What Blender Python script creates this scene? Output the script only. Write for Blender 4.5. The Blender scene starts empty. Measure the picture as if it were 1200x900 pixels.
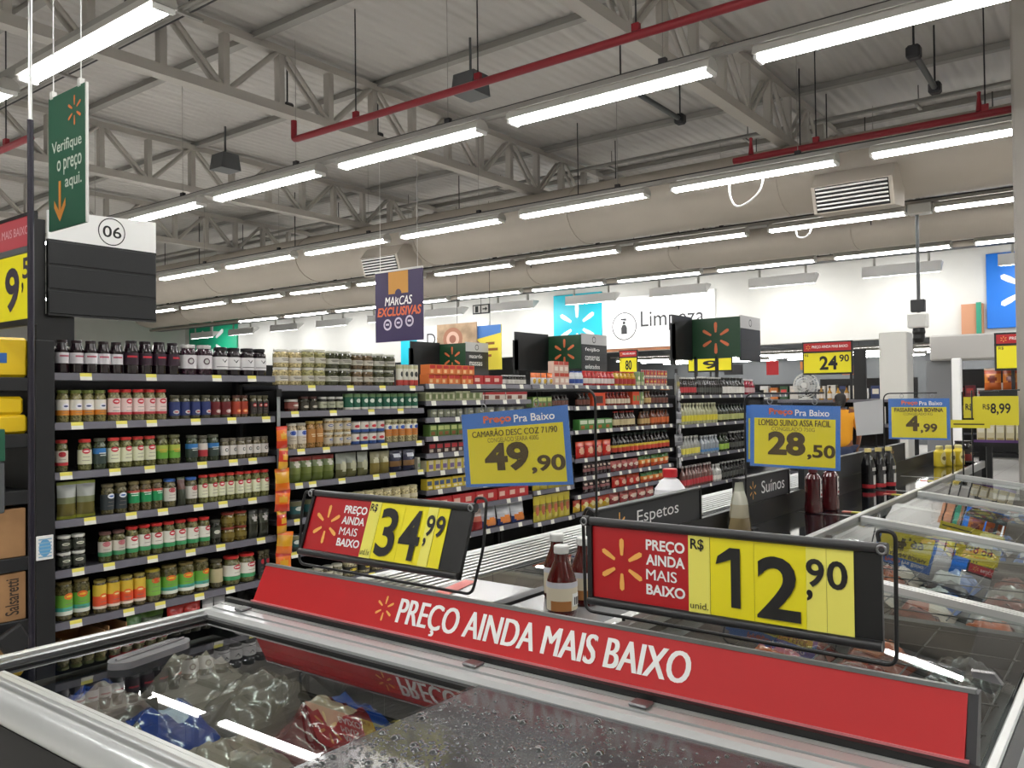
import bpy, math, random
from math import sin, cos, pi, radians
from mathutils import Vector, Matrix

random.seed(11)
S = bpy.context.scene
COL = S.collection

# ------------------------------------------------------------------ camera
LENS_PX = 980.66
YAW, PITCH, ROLL = 0.64877, 0.015619, -0.01152
cam = bpy.data.objects.new('camera', bpy.data.cameras.new('camera'))
COL.objects.link(cam)
f_ = Vector((cos(YAW) * cos(PITCH), sin(YAW) * cos(PITCH), sin(PITCH)))
r_ = f_.cross(Vector((0, 0, 1))).normalized()
u_ = r_.cross(f_)
r2 = r_ * cos(ROLL) + u_ * sin(ROLL)
u2 = u_ * cos(ROLL) - r_ * sin(ROLL)
cam.matrix_world = Matrix(((r2.x, u2.x, -f_.x, 0), (r2.y, u2.y, -f_.y, 0), (r2.z, u2.z, -f_.z, 1.55), (0, 0, 0, 1)))
cam.data.sensor_fit = 'HORIZONTAL'
cam.data.sensor_width = 36.0
cam.data.lens = LENS_PX / 1200 * 36.0
cam.data.clip_start = 0.05
cam.data.clip_end = 200
S.camera = cam

# ------------------------------------------------------------------ world, exposure, lamp strength
LAMP = 17.0            # radiance of the fluorescent diffusers
WASH = 9.5            # radiance of the wall washers
w = bpy.data.worlds.new('world')
S.world = w
w.use_nodes = True
w.node_tree.nodes['Background'].inputs[0].default_value = (0.9, 0.95, 1.0, 1)
w.node_tree.nodes['Background'].inputs[1].default_value = 0.05
S.view_settings.view_transform = 'Standard'
S.view_settings.look = 'None'
S.view_settings.gamma = 1.0
S.view_settings.use_curve_mapping = False
S.view_settings.exposure = 1.15
S.cycles.max_bounces = 8
S.cycles.diffuse_bounces = 4
S.cycles.glossy_bounces = 4
S.cycles.transmission_bounces = 4
S.cycles.transparent_max_bounces = 12
S.cycles.sample_clamp_indirect = 4.0
S.cycles.caustics_reflective = False
S.cycles.caustics_refractive = False
S.cycles.use_denoising = True

# ------------------------------------------------------------------ materials
def lin(h):
    h = h.lstrip('#')
    o = []
    for i in (0, 2, 4):
        c = int(h[i:i + 2], 16) / 255
        o.append(c / 12.92 if c <= 0.04045 else ((c + 0.055) / 1.055) ** 2.4)
    return (*o, 1)

MATS = {}
def mat(hexc, rough=0.5, metal=0.0, coat=0.0, spec=0.5, noise=0.0, nscale=12.0, bump=0.0, bscale=40.0):
    key = (hexc, rough, metal, coat, spec, noise, nscale, bump, bscale)
    if key in MATS:
        return MATS[key]
    m = bpy.data.materials.new('surface_' + hexc.strip('#'))
    m.use_nodes = True
    nt = m.node_tree
    b = nt.nodes['Principled BSDF']
    c = lin(hexc)
    b.inputs['Base Color'].default_value = c
    b.inputs['Roughness'].default_value = rough
    b.inputs['Metallic'].default_value = metal
    b.inputs['Coat Weight'].default_value = coat
    b.inputs['Coat Roughness'].default_value = 0.06
    b.inputs['Specular IOR Level'].default_value = spec
    if noise or bump:
        tc = nt.nodes.new('ShaderNodeTexCoord')
    if noise:
        n = nt.nodes.new('ShaderNodeTexNoise')
        n.inputs['Scale'].default_value = nscale
        n.inputs['Detail'].default_value = 4
        r = nt.nodes.new('ShaderNodeValToRGB')
        r.color_ramp.elements[0].position = 0.35
        r.color_ramp.elements[1].position = 0.65
        r.color_ramp.elements[0].color = tuple(x * (1 - noise) for x in c[:3]) + (1,)
        r.color_ramp.elements[1].color = tuple(min(1, x * (1 + noise) + 0.02 * noise) for x in c[:3]) + (1,)
        nt.links.new(tc.outputs['Object'], n.inputs['Vector'])
        nt.links.new(n.outputs['Fac'], r.inputs['Fac'])
        nt.links.new(r.outputs['Color'], b.inputs['Base Color'])
    if bump:
        n2 = nt.nodes.new('ShaderNodeTexNoise')
        n2.inputs['Scale'].default_value = bscale
        bp = nt.nodes.new('ShaderNodeBump')
        bp.inputs['Strength'].default_value = bump
        bp.inputs['Distance'].default_value = 0.01
        nt.links.new(tc.outputs['Object'], n2.inputs['Vector'])
        nt.links.new(n2.outputs['Fac'], bp.inputs['Height'])
        nt.links.new(bp.outputs['Normal'], b.inputs['Normal'])
    MATS[key] = m
    return m

def emit(name, col, s):
    m = bpy.data.materials.new(name)
    m.use_nodes = True
    b = m.node_tree.nodes['Principled BSDF']
    b.inputs['Base Color'].default_value = (0.8, 0.8, 0.8, 1)
    b.inputs['Emission Color'].default_value = (*col, 1)
    b.inputs['Emission Strength'].default_value = s
    return m

def glass(name, tint=(0.93, 0.96, 0.95), ior=1.5, rough=0.0, boost=1.0, haze=0.0, hazecol=(0.6, 0.6, 0.6)):
    """thin pane: clear straight through, Fresnel reflection on top, optional milky film"""
    m = bpy.data.materials.new(name)
    m.use_nodes = True
    nt = m.node_tree
    nt.nodes.remove(nt.nodes['Principled BSDF'])
    out = nt.nodes['Material Output']
    tr = nt.nodes.new('ShaderNodeBsdfTransparent')
    tr.inputs[0].default_value = (*tint, 1)
    gl = nt.nodes.new('ShaderNodeBsdfGlossy')
    gl.inputs['Roughness'].default_value = rough
    fr = nt.nodes.new('ShaderNodeFresnel')
    fr.inputs['IOR'].default_value = ior
    mu = nt.nodes.new('ShaderNodeMath')
    mu.operation = 'MULTIPLY'
    mu.use_clamp = True
    mu.inputs[1].default_value = boost
    mx = nt.nodes.new('ShaderNodeMixShader')
    geo = nt.nodes.new('ShaderNodeNewGeometry')
    inv = nt.nodes.new('ShaderNodeMath')
    inv.operation = 'SUBTRACT'
    inv.inputs[0].default_value = 1.0
    m3 = nt.nodes.new('ShaderNodeMath')
    m3.operation = 'MULTIPLY'
    nt.links.new(geo.outputs['Backfacing'], inv.inputs[1])
    nt.links.new(fr.outputs[0], mu.inputs[0])
    nt.links.new(mu.outputs[0], m3.inputs[0])
    nt.links.new(inv.outputs[0], m3.inputs[1])
    nt.links.new(m3.outputs[0], mx.inputs[0])
    base = tr.outputs[0]
    if haze:
        df = nt.nodes.new('ShaderNodeBsdfDiffuse')
        df.inputs[0].default_value = (*hazecol, 1)
        m2 = nt.nodes.new('ShaderNodeMixShader')
        m2.inputs[0].default_value = haze
        nt.links.new(tr.outputs[0], m2.inputs[1])
        nt.links.new(df.outputs[0], m2.inputs[2])
        base = m2.outputs[0]
    nt.links.new(base, mx.inputs[1])
    nt.links.new(gl.outputs[0], mx.inputs[2])
    nt.links.new(mx.outputs[0], out.inputs[0])
    return m

M = dict(
    black=mat('#0f1011', 0.45), black_m=mat('#131416', 0.6), dark=mat('#1c1d1f', 0.5), wire=mat('#121213', 0.35),
    shelf=mat('#66656e', 0.38, 0.0, noise=0.08, nscale=6), shelf_top=mat('#3a3a3f', 0.5), backing=mat('#0d0d0e', 0.7),
    tag_w=mat('#e4e4d8', 0.5), tag_y=mat('#e6dd63', 0.5),
    red=mat('#bf1a1f', 0.42, spec=0.35), red_d=mat('#b3141c', 0.4), yellow=mat('#efe319', 0.4), yellow_l=mat('#f1ea6a', 0.4),
    ink=mat('#151515', 0.5), brown_ink=mat('#4c3d12', 0.5), white=mat('#f4f4f2', 0.45), offwhite=mat('#dcdcd8', 0.5),
    spark=mat('#f3b45a', 0.45), spark_w=mat('#f2f4f4', 0.45), spark_o=mat('#c9693f', 0.5), orange_ink=mat('#e07a3c', 0.5),
    blue=mat('#3f78c8', 0.4), blue_s=mat('#0a6fd0', 0.45), cyan=mat('#15b7cc', 0.45), green=mat('#1f5b43', 0.45), green_d=mat('#0e3a1e', 0.45),
    green_b=mat('#16a077', 0.45), purple=mat('#33264f', 0.45), gold=mat('#c58d3a', 0.5),
    alu=mat('#c9cac8', 0.28, 0.85), alu_w=mat('#cfd1ce', 0.3, 0.35, noise=0.05, nscale=3), steel=mat('#8d8f90', 0.3, 0.9),
    rim=mat('#c6c9c9', 0.3, 0.45, coat=0.2), greyp=mat('#8f9293', 0.5), grey_d=mat('#55585a', 0.5), liner=mat('#b9bab6', 0.5),
    basin=mat('#24262a', 0.5), plat=mat('#15171a', 0.07, 0.0, coat=0.6), duct=mat('#aaa296', 0.62, noise=0.04, nscale=1.2),
    duct_d=mat('#8a8073', 0.65), pipe_red=mat('#8d1f2a', 0.4), lampbody=mat('#bdbbb5', 0.45), galv=mat('#9b9994', 0.45, 0.25),
    truss=mat('#b7b3ac', 0.55), cable=mat('#26262a', 0.5), wall=mat('#d4d3cd', 0.75, noise=0.02, nscale=2), wood=mat('#a8704c', 0.5, noise=0.15, nscale=5),
    card=mat('#a17a52', 0.75, noise=0.08, nscale=8), dgrey=mat('#2a2b2e', 0.5), list=mat('#17191b', 0.5), skin=mat('#8a5a40', 0.55),
    hair=mat('#15110f', 0.6), shirt=mat('#e09a1c', 0.8, bump=0.3, bscale=18), jeans=mat('#26304a', 0.8), shoe=mat('#202022', 0.6),
    handle=glass('grey_plastic', (0.75, 0.76, 0.77), 1.45, 0.2, 1.2, 0.5, (0.32, 0.32, 0.33)),
    lid_glass=glass('lid_glass', (0.86, 0.9, 0.88), 1.55, 0.0, 1.35),
    curved_glass=glass('curved_lid_glass', (0.86, 0.9, 0.89), 1.5, 0.0, 1.15),
    sleeve=glass('clear_sleeve', (0.98, 0.98, 0.98), 1.4, 0.03, 0.7, 0.015, (0.8, 0.8, 0.8)),
    film=glass('clear_film', (0.9, 0.9, 0.88), 1.45, 0.12, 2.0, 0.12, (0.7, 0.7, 0.68)),
    ceiling_fill=emit('added_ceiling_fill', (1.0, 0.985, 0.965), LAMP * .5), lamp=emit('fluorescent_diffuser', (1.0, 0.985, 0.965), LAMP), washer=emit('washer_diffuser', (1.0, 1.0, 1.0), WASH),  # first entry: added fill glow that brightens the ceiling
)

M['frost'] = glass('misted_lid_glass', (0.8, 0.82, 0.82), 1.5, 0.16, 0.9, 0.62, (0.10, 0.10, 0.105))
M['drop'] = mat('#343636', 0.06, 0, 0.6, 0.8)

def ribbed(hexc, scale, axis, bump=0.6, rough=0.6, noise=0.05):
    """sheet metal with parallel ribs"""
    m = bpy.data.materials.new('ribbed_sheet')
    m.use_nodes = True
    nt = m.node_tree
    b = nt.nodes['Principled BSDF']
    b.inputs['Base Color'].default_value = lin(hexc)
    b.inputs['Roughness'].default_value = rough
    tc = nt.nodes.new('ShaderNodeTexCoord')
    wv = nt.nodes.new('ShaderNodeTexWave')
    wv.wave_type = 'BANDS'
    wv.bands_direction = axis
    wv.inputs['Scale'].default_value = scale
    n = nt.nodes.new('ShaderNodeTexNoise')
    n.inputs['Scale'].default_value = 0.7
    n.inputs['Detail'].default_value = 5
    mixc = nt.nodes.new('ShaderNodeMix')
    mixc.data_type = 'RGBA'
    c = lin(hexc)
    mixc.inputs[6].default_value = tuple(x * (1 - noise * 2) for x in c[:3]) + (1,)
    mixc.inputs[7].default_value = tuple(min(1, x * (1 + noise)) for x in c[:3]) + (1,)
    bp = nt.nodes.new('ShaderNodeBump')
    bp.inputs['Strength'].default_value = bump
    bp.inputs['Distance'].default_value = 0.03
    nt.links.new(tc.outputs['Object'], wv.inputs['Vector'])
    nt.links.new(tc.outputs['Object'], n.inputs['Vector'])
    nt.links.new(n.outputs['Fac'], mixc.inputs[0])
    nt.links.new(mixc.outputs[2], b.inputs['Base Color'])
    nt.links.new(wv.outputs['Fac'], bp.inputs['Height'])
    nt.links.new(bp.outputs['Normal'], b.inputs['Normal'])
    return m

def tiles(hexc, joint, size, rough=0.25):
    m = bpy.data.materials.new('floor_tiles')
    m.use_nodes = True
    nt = m.node_tree
    b = nt.nodes['Principled BSDF']
    tc = nt.nodes.new('ShaderNodeTexCoord')
    br = nt.nodes.new('ShaderNodeTexBrick')
    br.offset = 0
    br.inputs['Color1'].default_value = lin(hexc)
    br.inputs['Color2'].default_value = lin(hexc)
    br.inputs['Mortar'].default_value = lin(joint)
    br.inputs['Scale'].default_value = 1
    br.inputs['Mortar Size'].default_value = 0.004
    br.inputs['Brick Width'].default_value = size
    br.inputs['Row Height'].default_value = size
    b.inputs['Roughness'].default_value = rough
    nt.links.new(tc.outputs['Object'], br.inputs['Vector'])
    nt.links.new(br.outputs['Color'], b.inputs['Base Color'])
    return m

# ------------------------------------------------------------------ mesh helpers
ORG = {}
class MB:
    """collects shapes and links them as ONE mesh object"""
    def __init__(s):
        s.v, s.f, s.m, s.mats, s.sm = [], [], [], [], []
    def mi(s, m):
        if isinstance(m, str):
            m = M[m]
        if m not in s.mats:
            s.mats.append(m)
        return s.mats.index(m)
    def face(s, pts, m, smooth=False):
        b = len(s.v)
        s.v += [tuple(p) for p in pts]
        s.f.append(tuple(range(b, b + len(pts))))
        s.m.append(s.mi(m)); s.sm.append(smooth)
    def add(s, vs, fs, m, smooth=False):
        b = len(s.v)
        s.v += [tuple(p) for p in vs]
        k = s.mi(m)
        for f in fs:
            s.f.append(tuple(i + b for i in f)); s.m.append(k); s.sm.append(smooth)
        return s
    def box(s, x0, x1, y0, y1, z0, z1, m, bev=0.0):
        if bev <= 0:
            vs = [(x, y, z) for z in (z0, z1) for y in (y0, y1) for x in (x0, x1)]
            return s.add(vs, [(0, 2, 3, 1), (4, 5, 7, 6), (0, 1, 5, 4), (2, 6, 7, 3), (0, 4, 6, 2), (1, 3, 7, 5)], m)
        b = min(bev, (x1 - x0) * .45, (y1 - y0) * .45, (z1 - z0) * .45)
        vs, idx = [], {}
        def vid(i, j, k, ax):
            key = (i, j, k, ax)
            if key not in idx:
                p = [(x0, x1)[i], (y0, y1)[j], (z0, z1)[k]]
                c = [i, j, k]
                for a in range(3):
                    if a != ax:
                        p[a] += b if c[a] == 0 else -b
                idx[key] = len(vs); vs.append(tuple(p))
            return idx[key]
        fs = []
        for ax in range(3):
            o = [a for a in range(3) if a != ax]
            for side in (0, 1):
                q = []
                for (a, c) in ((0, 0), (1, 0), (1, 1), (0, 1)):
                    t = [0, 0, 0]; t[ax] = side; t[o[0]] = a; t[o[1]] = c
                    q.append(vid(*t, ax))
                fs.append(tuple(q) if (side == 1) ^ (ax == 1) else tuple(q[::-1]))
        for ax in range(3):      # edges along ax
            o = [a for a in range(3) if a != ax]
            for a in (0, 1):
                for c in (0, 1):
                    t0 = [0, 0, 0]; t0[o[0]] = a; t0[o[1]] = c
                    t1 = list(t0); t1[ax] = 1
                    fs.append((vid(*t0, o[0]), vid(*t1, o[0]), vid(*t1, o[1]), vid(*t0, o[1])))
        for i in (0, 1):
            for j in (0, 1):
                for k in (0, 1):
                    fs.append((vid(i, j, k, 0), vid(i, j, k, 1), vid(i, j, k, 2)))
        return s.add(vs, fs, m)
    def prism(s, poly, axis, a, b, m, smooth=False):
        """poly of 2-D points swept along axis 'x','y' or 'z' from a to b"""
        def pt(p, t):
            return {'x': (t, p[0], p[1]), 'y': (p[0], t, p[1]), 'z': (p[0], p[1], t)}[axis]
        n = len(poly)
        vs = [pt(p, a) for p in poly] + [pt(p, b) for p in poly]
        s.add(vs, [(i, (i + 1) % n, n + (i + 1) % n, n + i) for i in range(n)], m, smooth)
        s.add([pt(p, a) for p in poly], [tuple(range(n))[::-1]], m)
        s.add([pt(p, b) for p in poly], [tuple(range(n))], m)
        return s
    def lathe(s, prof, m, n=16, c=(0, 0, 0), smooth=True, mats=None):
        """profile (r, z) turned about z; mats may give one material per ring step"""
        vs = []
        for r, z in prof:
            for i in range(n):
                t = 2 * pi * i / n
                vs.append((c[0] + r * cos(t), c[1] + r * sin(t), c[2] + z))
        for k in range(len(prof) - 1):
            mm = mats[k] if mats else m
            base = [vs[(k + d) * n + i] for d in (0, 1) for i in range(n)]
            s.add(base, [(i, (i + 1) % n, n + (i + 1) % n, n + i) for i in range(n)], mm, smooth)
        if prof[-1][0] > 1e-6:
            s.add(vs[-n:], [tuple(range(n))], mats[-1] if mats else m)
        if prof[0][0] > 1e-6:
            s.add(vs[:n], [tuple(range(n))[::-1]], mats[0] if mats else m)
        return s
    def band(s, r, z0, z1, a0, a1, m, n=10, c=(0, 0, 0)):
        """strip of a cylinder wall, angles in degrees measured from -Y (the front)"""
        vs = []
        for i in range(n + 1):
            t = radians(a0 + (a1 - a0) * i / n) - pi / 2
            for z in (z0, z1):
                vs.append((c[0] + r * cos(t), c[1] + r * sin(t), c[2] + z))
        return s.add(vs, [(2 * i, 2 * i + 2, 2 * i + 3, 2 * i + 1) for i in range(n)], m, True)
    def oval(s, r, zc, rw, rh, m, n=14, ac=0.0):
        vs = []
        for i in range(n):
            t = 2 * pi * i / n
            a = radians(ac) + rw * cos(t) / r - pi / 2
            vs.append((r * cos(a), r * sin(a), zc + rh * sin(t)))
        a = radians(ac) - pi / 2
        vs.append((r * 1.01 * cos(a), r * 1.01 * sin(a), zc))
        return s.add(vs, [(i, (i + 1) % n, n) for i in range(n)], m)
    def tube(s, pts, r, m, n=8, closed=False):
        pts = [Vector(p) for p in pts]
        N = len(pts)
        tang = []
        for i in range(N):
            a = pts[(i - 1) % N] if (i or closed) else pts[0]
            b = pts[(i + 1) % N] if (i < N - 1 or closed) else pts[-1]
            tang.append((b - a).normalized())
        up = Vector((0, 0, 1)) if abs(tang[0].z) < 0.9 else Vector((1, 0, 0))
        nr = tang[0].cross(up).normalized()
        vs = []
        for i in range(N):
            nr = (nr - tang[i] * nr.dot(tang[i])).normalized()
            bn = tang[i].cross(nr)
            for k in range(n):
                t = 2 * pi * k / n
                vs.append(tuple(pts[i] + (nr * cos(t) + bn * sin(t)) * r))
        fs = []
        for i in range(N if closed else N - 1):
            j = (i + 1) % N
            for k in range(n):
                fs.append((i * n + k, i * n + (k + 1) % n, j * n + (k + 1) % n, j * n + k))
        s.add(vs, fs, m, True)
        if not closed:
            s.add(vs[:n], [tuple(range(n))[::-1]], m)
            s.add(vs[-n:], [tuple(range(n))], m)
        return s
    def build(s, name, parent=None, base=None):
        me = bpy.data.meshes.new(name)
        o = bpy.data.objects.new(name, me)
        org = ORG[parent.name] if parent else Vector(base or (0, 0, 0))
        me.from_pydata([(x - org.x, y - org.y, z - org.z) for x, y, z in s.v], [], s.f)
        for m in s.mats:
            me.materials.append(m)
        me.polygons.foreach_set('material_index', s.m)
        me.polygons.foreach_set('use_smooth', s.sm)
        me.validate(); me.update()
        COL.objects.link(o)
        ORG[o.name] = org
        if parent:
            o.parent = parent
        else:
            o.location = org
        return o

def tag(o, label=None, cat=None, group=None, kind=None):
    if label: o['label'] = label
    if cat: o['category'] = cat
    if group: o['group'] = group
    if kind: o['kind'] = kind
    return o

def thing(name, base, label, cat, group=None):
    o = bpy.data.objects.new(name, None)
    o.empty_display_size = 0.1
    COL.objects.link(o)
    o.location = base
    ORG[o.name] = Vector(base)
    return tag(o, label, cat, group)

def dup(o, parent=None):
    c = o.copy()
    COL.objects.link(c)
    if parent:
        c.parent = parent
    for ch in list(o.children):
        dup(ch, c)
    return c

def fillet(pts, rad, n=5, closed=False):
    pts = [Vector(p) for p in pts]
    out = []
    N = len(pts)
    for i, p in enumerate(pts):
        if not closed and i in (0, N - 1):
            out.append(p); continue
        a, b = pts[(i - 1) % N], pts[(i + 1) % N]
        da, db = (a - p), (b - p)
        r = min(rad, da.length * .48, db.length * .48)
        p0, p1 = p + da.normalized() * r, p + db.normalized() * r
        for k in range(n + 1):
            t = k / n
            out.append(p0 * (1 - t) ** 2 + p * 2 * t * (1 - t) + p1 * t ** 2)
    return out

_TXT = {}
def glyphs(s, bold, shear=0.0):
    key = (s, bold, shear)
    if key not in _TXT:
        cu = bpy.data.curves.new('lettering', 'FONT')
        cu.body = s
        cu.offset = bold
        cu.shear = shear
        cu.resolution_u = 4
        ob = bpy.data.objects.new('lettering', cu)
        me = bpy.data.meshes.new_from_object(ob)
        vs = [tuple(v.co) for v in me.vertices]
        fs = [tuple(p.vertices) for p in me.polygons]
        bpy.data.objects.remove(ob); bpy.data.curves.remove(cu); bpy.data.meshes.remove(me)
        x0 = min(v[0] for v in vs); x1 = max(v[0] for v in vs)
        y0 = min(v[1] for v in vs); y1 = max(v[1] for v in vs)
        _TXT[key] = ([((x - x0) / (x1 - x0), (y - y0) / (y1 - y0)) for x, y, z in vs], fs, (x1 - x0) / (y1 - y0))
    return _TXT[key]

def write(mb, s, ll, right, up, wd, ht, m, bold=0.0, shear=0.0, eps=0.0015):
    """lettering filling the rectangle with lower-left ll, spanning right*wd and up*ht; wd None keeps the aspect"""
    if s == '1':
        vs, fs, asp = [(0, .70), (.08, .84), (.58, 1), (1, 1), (1, 0), (.62, 0), (.62, .80)], [(0, 6, 5, 4, 3, 2, 1)], .45
    else:
        vs, fs, asp = glyphs(s, bold, shear)
    if wd is None:
        wd = ht * asp
    if bold and 'M' in s:            # thicken by a second, slightly shifted copy
        e = ht * bold * 1.3
        n = Vector(right).normalized().cross(Vector(up).normalized()) * 2e-4
        write(mb, s, Vector(ll) + Vector(right).normalized() * e + n, right, up, wd - e, ht, m, 0.0, shear, eps)
        wd, bold = wd - e, 0.0
        vs, fs, asp = glyphs(s, 0.0, shear)
    R, U, L = Vector(right).normalized(), Vector(up).normalized(), Vector(ll)
    N = R.cross(U)
    mb.add([tuple(L + R * (x * wd) + U * (y * ht) + N * eps) for x, y in vs], fs, m)
    return wd

def petals(mb, c, right, up, rad, m, eps=0.002, n=6, start=90, inner=0.36, wid=0.2):
    """six rounded spokes around a centre"""
    R, U, C = Vector(right).normalized(), Vector(up).normalized(), Vector(c)
    N = R.cross(U)
    for k in range(n):
        t = radians(start + 360 / n * k)
        d, q = R * cos(t) + U * sin(t), U * cos(t) - R * sin(t)
        prof = [(inner, -wid * .30), (inner - .03, 0), (inner, wid * .30), (.72, wid * .5), (.93, wid * .46), (1.0, 0), (.93, -wid * .46), (.72, -wid * .5)]
        mb.face([C + d * (a * rad) + q * (b * rad) + N * eps for a, b in prof[::-1]], m)

NUM = ['zero', 'one', 'two', 'three', 'four', 'five', 'six', 'seven', 'eight', 'nine', 'ten', 'eleven', 'twelve', 'thirteen', 'fourteen', 'fifteen', 'sixteen']
ORD = ['', 'first', 'second', 'third', 'fourth', 'fifth', 'sixth', 'seventh', 'eighth', 'ninth', 'tenth', 'eleventh', 'twelfth', 'thirteenth', 'fourteenth', 'fifteenth', 'sixteenth']
NX, NY, NZ = (-1, 0, 0), (0, -1, 0), (0, 0, 1)

# ------------------------------------------------------------------ the shell
def struct(name, mb):
    return tag(mb.build(name), kind='structure')
CEIL = 5.4
b = MB(); b.box(-5, 27, -6, 31, -0.1, 0, tiles('#cfcdc8', '#a5a39e', 0.45)); struct('floor', b)
b = MB(); b.box(-5, 27, -6, 31, CEIL, CEIL + .1, ribbed('#c3c0bc', 2.2, 'Y', 0.7)); struct('ceiling', b)
b = MB(); b.box(-5.2, 27, 31, 31.2, 0, CEIL, 'wall'); struct('wall_left', b)
b = MB(); b.box(-5.2, 27, -6.2, -6, 0, CEIL, 'wall'); struct('wall_right', b)
b = MB(); b.box(-5.2, -5, -6, 31, 0, CEIL, 'wall'); struct('wall_behind', b)
b = MB(); b.box(19, 19.3, -6, 31, 2.7, CEIL, 'wall'); struct('wall_front', b)      # bulkhead over the far opening
b = MB(); b.box(27, 27.2, -6, 31, 0, CEIL, 'grey_d'); struct('wall_far', b)
b = MB(); b.box(18.96, 18.998, 8.1, 13.2, 2.7, 2.79, 'wood'); struct('trim_wood', b)
b = MB(); b.box(18.9, 18.998, 2.56, 2.95, 2.62, 3.31, mat('#c08a68', 0.5)); struct('trim_panel', b)
b = MB(); b.box(18.4, 19.0, 2.1, 3.45, 2.18, 2.68, mat('#a6a39e', .6), .03); struct('trim_soffit', b)

# concrete columns
def column(x0, x1, y0, y1, z1, m, label):
    o = MB(); o.box(x0, x1, y0, y1, 0, z1, m, .02)
    c = o.build('column', None, ((x0 + x1) / 2, (y0 + y1) / 2, 0))
    return tag(c, label, 'column', None)
column(7.95, 8.55, .2, .845, CEIL - .002, mat('#9b968f', 0.6), 'tall beige square column beside the freezers at the right edge')
column(17.0, 17.5, 3.57, 4.07, 2.699, mat('#c4c3bd', 0.7), 'pale grey square column under the white bulkhead, beside the grey service wall')
column(17.4, 17.55, 2.74, 2.9, 2.18, 'white', 'slim white post under the boxed soffit')
b = MB(); b.box(18.6, 18.9, 2.95, 3.56, 0, 2.18, mat('#77787a', 0.6)); tag(b.build('service_wall', None, (18.7, 3.2, 0)), 'flat grey service wall between the pale column and the slim white post', 'wall')

# ------------------------------------------------------------------ roof steel
def truss(y, label):
    t = thing('roof_truss', (7, y, 4.6), label, 'truss', None)
    x0, x1, z0, z1 = -4.9, 18.9, 4.62, 5.34
    b = MB(); b.box(x0, x1, y - .07, y + .07, z0, z0 + .1, 'truss'); b.build('bottom_chord', t)
    b = MB(); b.box(x0, x1, y - .06, y + .06, z1 - .08, z1, 'truss'); b.build('top_chord', t)
    k = 0
    x = x0 + .35
    while x < x1 - .9:
        b = MB()
        b.box(x - .035, x + .035, y - .045, y + .045, z0 + .1, z1 - .08, 'truss')
        sgn = 1 if k % 2 == 0 else -1
        xa, xb = (x + .06, x + .62) if sgn > 0 else (x + .62, x + .06)
        for dy in (-.04, .04):
            b.tube([(xa, y + dy, z0 + .1), (xb, y + dy, z1 - .08)], .026, 'truss', 5)
        b.build('web_brace', t)
        x += .68; k += 1
for y, lb in ((3.52, 'pale steel roof truss crossing above the nearest lamps at upper right'), (7.38, 'pale steel roof truss ending behind the second lamp row, upper middle'),
              (11.24, 'pale steel roof truss behind the green hanging price sign'), (15.1, 'pale steel roof truss deepest in the hall at left'), (-.34, 'pale steel roof truss overhead at the right edge')):
    truss(y, lb)
for k in range(13):
    x = -3.42 + 1.75 * k
    b = MB()
    b.box(x - .03, x + .03, -5.9, 30.9, 5.325, 5.395, 'galv'); b.box(x - .05, x + .05, -5.9, 30.9, 5.315, 5.325, 'galv')
    tag(b.build('roof_purlin', None, (x, 12, 5.35)), 'thin grey roof purlin parallel to the lamps, %s counted from the far wall' % ORD[13 - k], 'purlin', 'roof purlins under the sheeting')

# ducts: big rounded sheet channels running with the lamp rows
def round_duct(x, z, rx, rz, y0, y1, label):
    t = thing('air_duct', (x, (y0 + y1) / 2, z), label, 'duct')
    n = 20
    poly = [(x + rx * cos(2 * pi * i / n), z + rz * sin(2 * pi * i / n)) for i in range(n)]
    b = MB(); b.prism([(p[0], p[1]) for p in poly], 'y', y0, y1, 'duct', True); b.build('duct_shell', t)
    y = y0 + 1.5
    while y < y1 - .3:
        pr = [(x + (rx + .012) * cos(2 * pi * i / n), z + (rz + .012) * sin(2 * pi * i / n)) for i in range(n)]
        b = MB(); b.prism(pr, 'y', y, y + .05, 'duct', True); b.build('joint_ring', t)
        y += 3.0
    for y in [y0 + 1 + 3.1 * i for i in range(int((y1 - y0 - 1) / 3.1) + 1)]:
        for dx in (-rx - .005, rx + .005):
            b = MB(); b.tube([(x + dx, y, z), (x + dx, y, CEIL - .015)], .008, 'cable', 5); b.build('hanger', t)
    return t
DUCT = round_duct(10.42, 4.21, .52, .42, -4, 22, 'wide beige air duct behind the second lamp row')
round_duct(13.55, 4.03, .5, .26, -4, 24, 'beige air duct in the back, behind the third lamp row')
def diffuser(x, y, z, wd, label):
    t = DUCT
    b = MB()
    b.prism([(x + .34, z + .3), (x + .3, z - .12), (x - .16, z - .17), (x - .26, z + .12), (x - .1, z + .3)], 'y', y - wd / 2, y + wd / 2, 'duct'); tag(b.build('vent_box', t), label)
    d = Vector((.10, 0, -.29)).normalized()
    b = MB()
    o = Vector((x - .262, y, z + .12))
    for k in range(6):
        p = o + d * (.035 + k * .045) + Vector((-.012, 0, 0))
        b.box(p.x - .012, p.x + .01, y - wd / 2 + .05, y + wd / 2 - .05, p.z - .008, p.z + .008, 'offwhite')
    b.build('louvre', t)
    b = MB()
    p = [o + d * .012 + Vector((-.004, 0, 0)), o + d * .295 + Vector((-.004, 0, 0))]
    b.face([(p[0].x, y - wd / 2 + .04, p[0].z), (p[1].x, y - wd / 2 + .04, p[1].z), (p[1].x, y + wd / 2 - .04, p[1].z), (p[0].x, y + wd / 2 - .04, p[0].z)], 'black'); b.build('grille_back', t)
diffuser(9.85, 2.56, 3.76, .86, 'louvred air vent box on the big beige duct at right')
diffuser(9.85, 10.0, 3.76, .86, 'louvred air vent box on the duct above the purple hanging sign')

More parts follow.
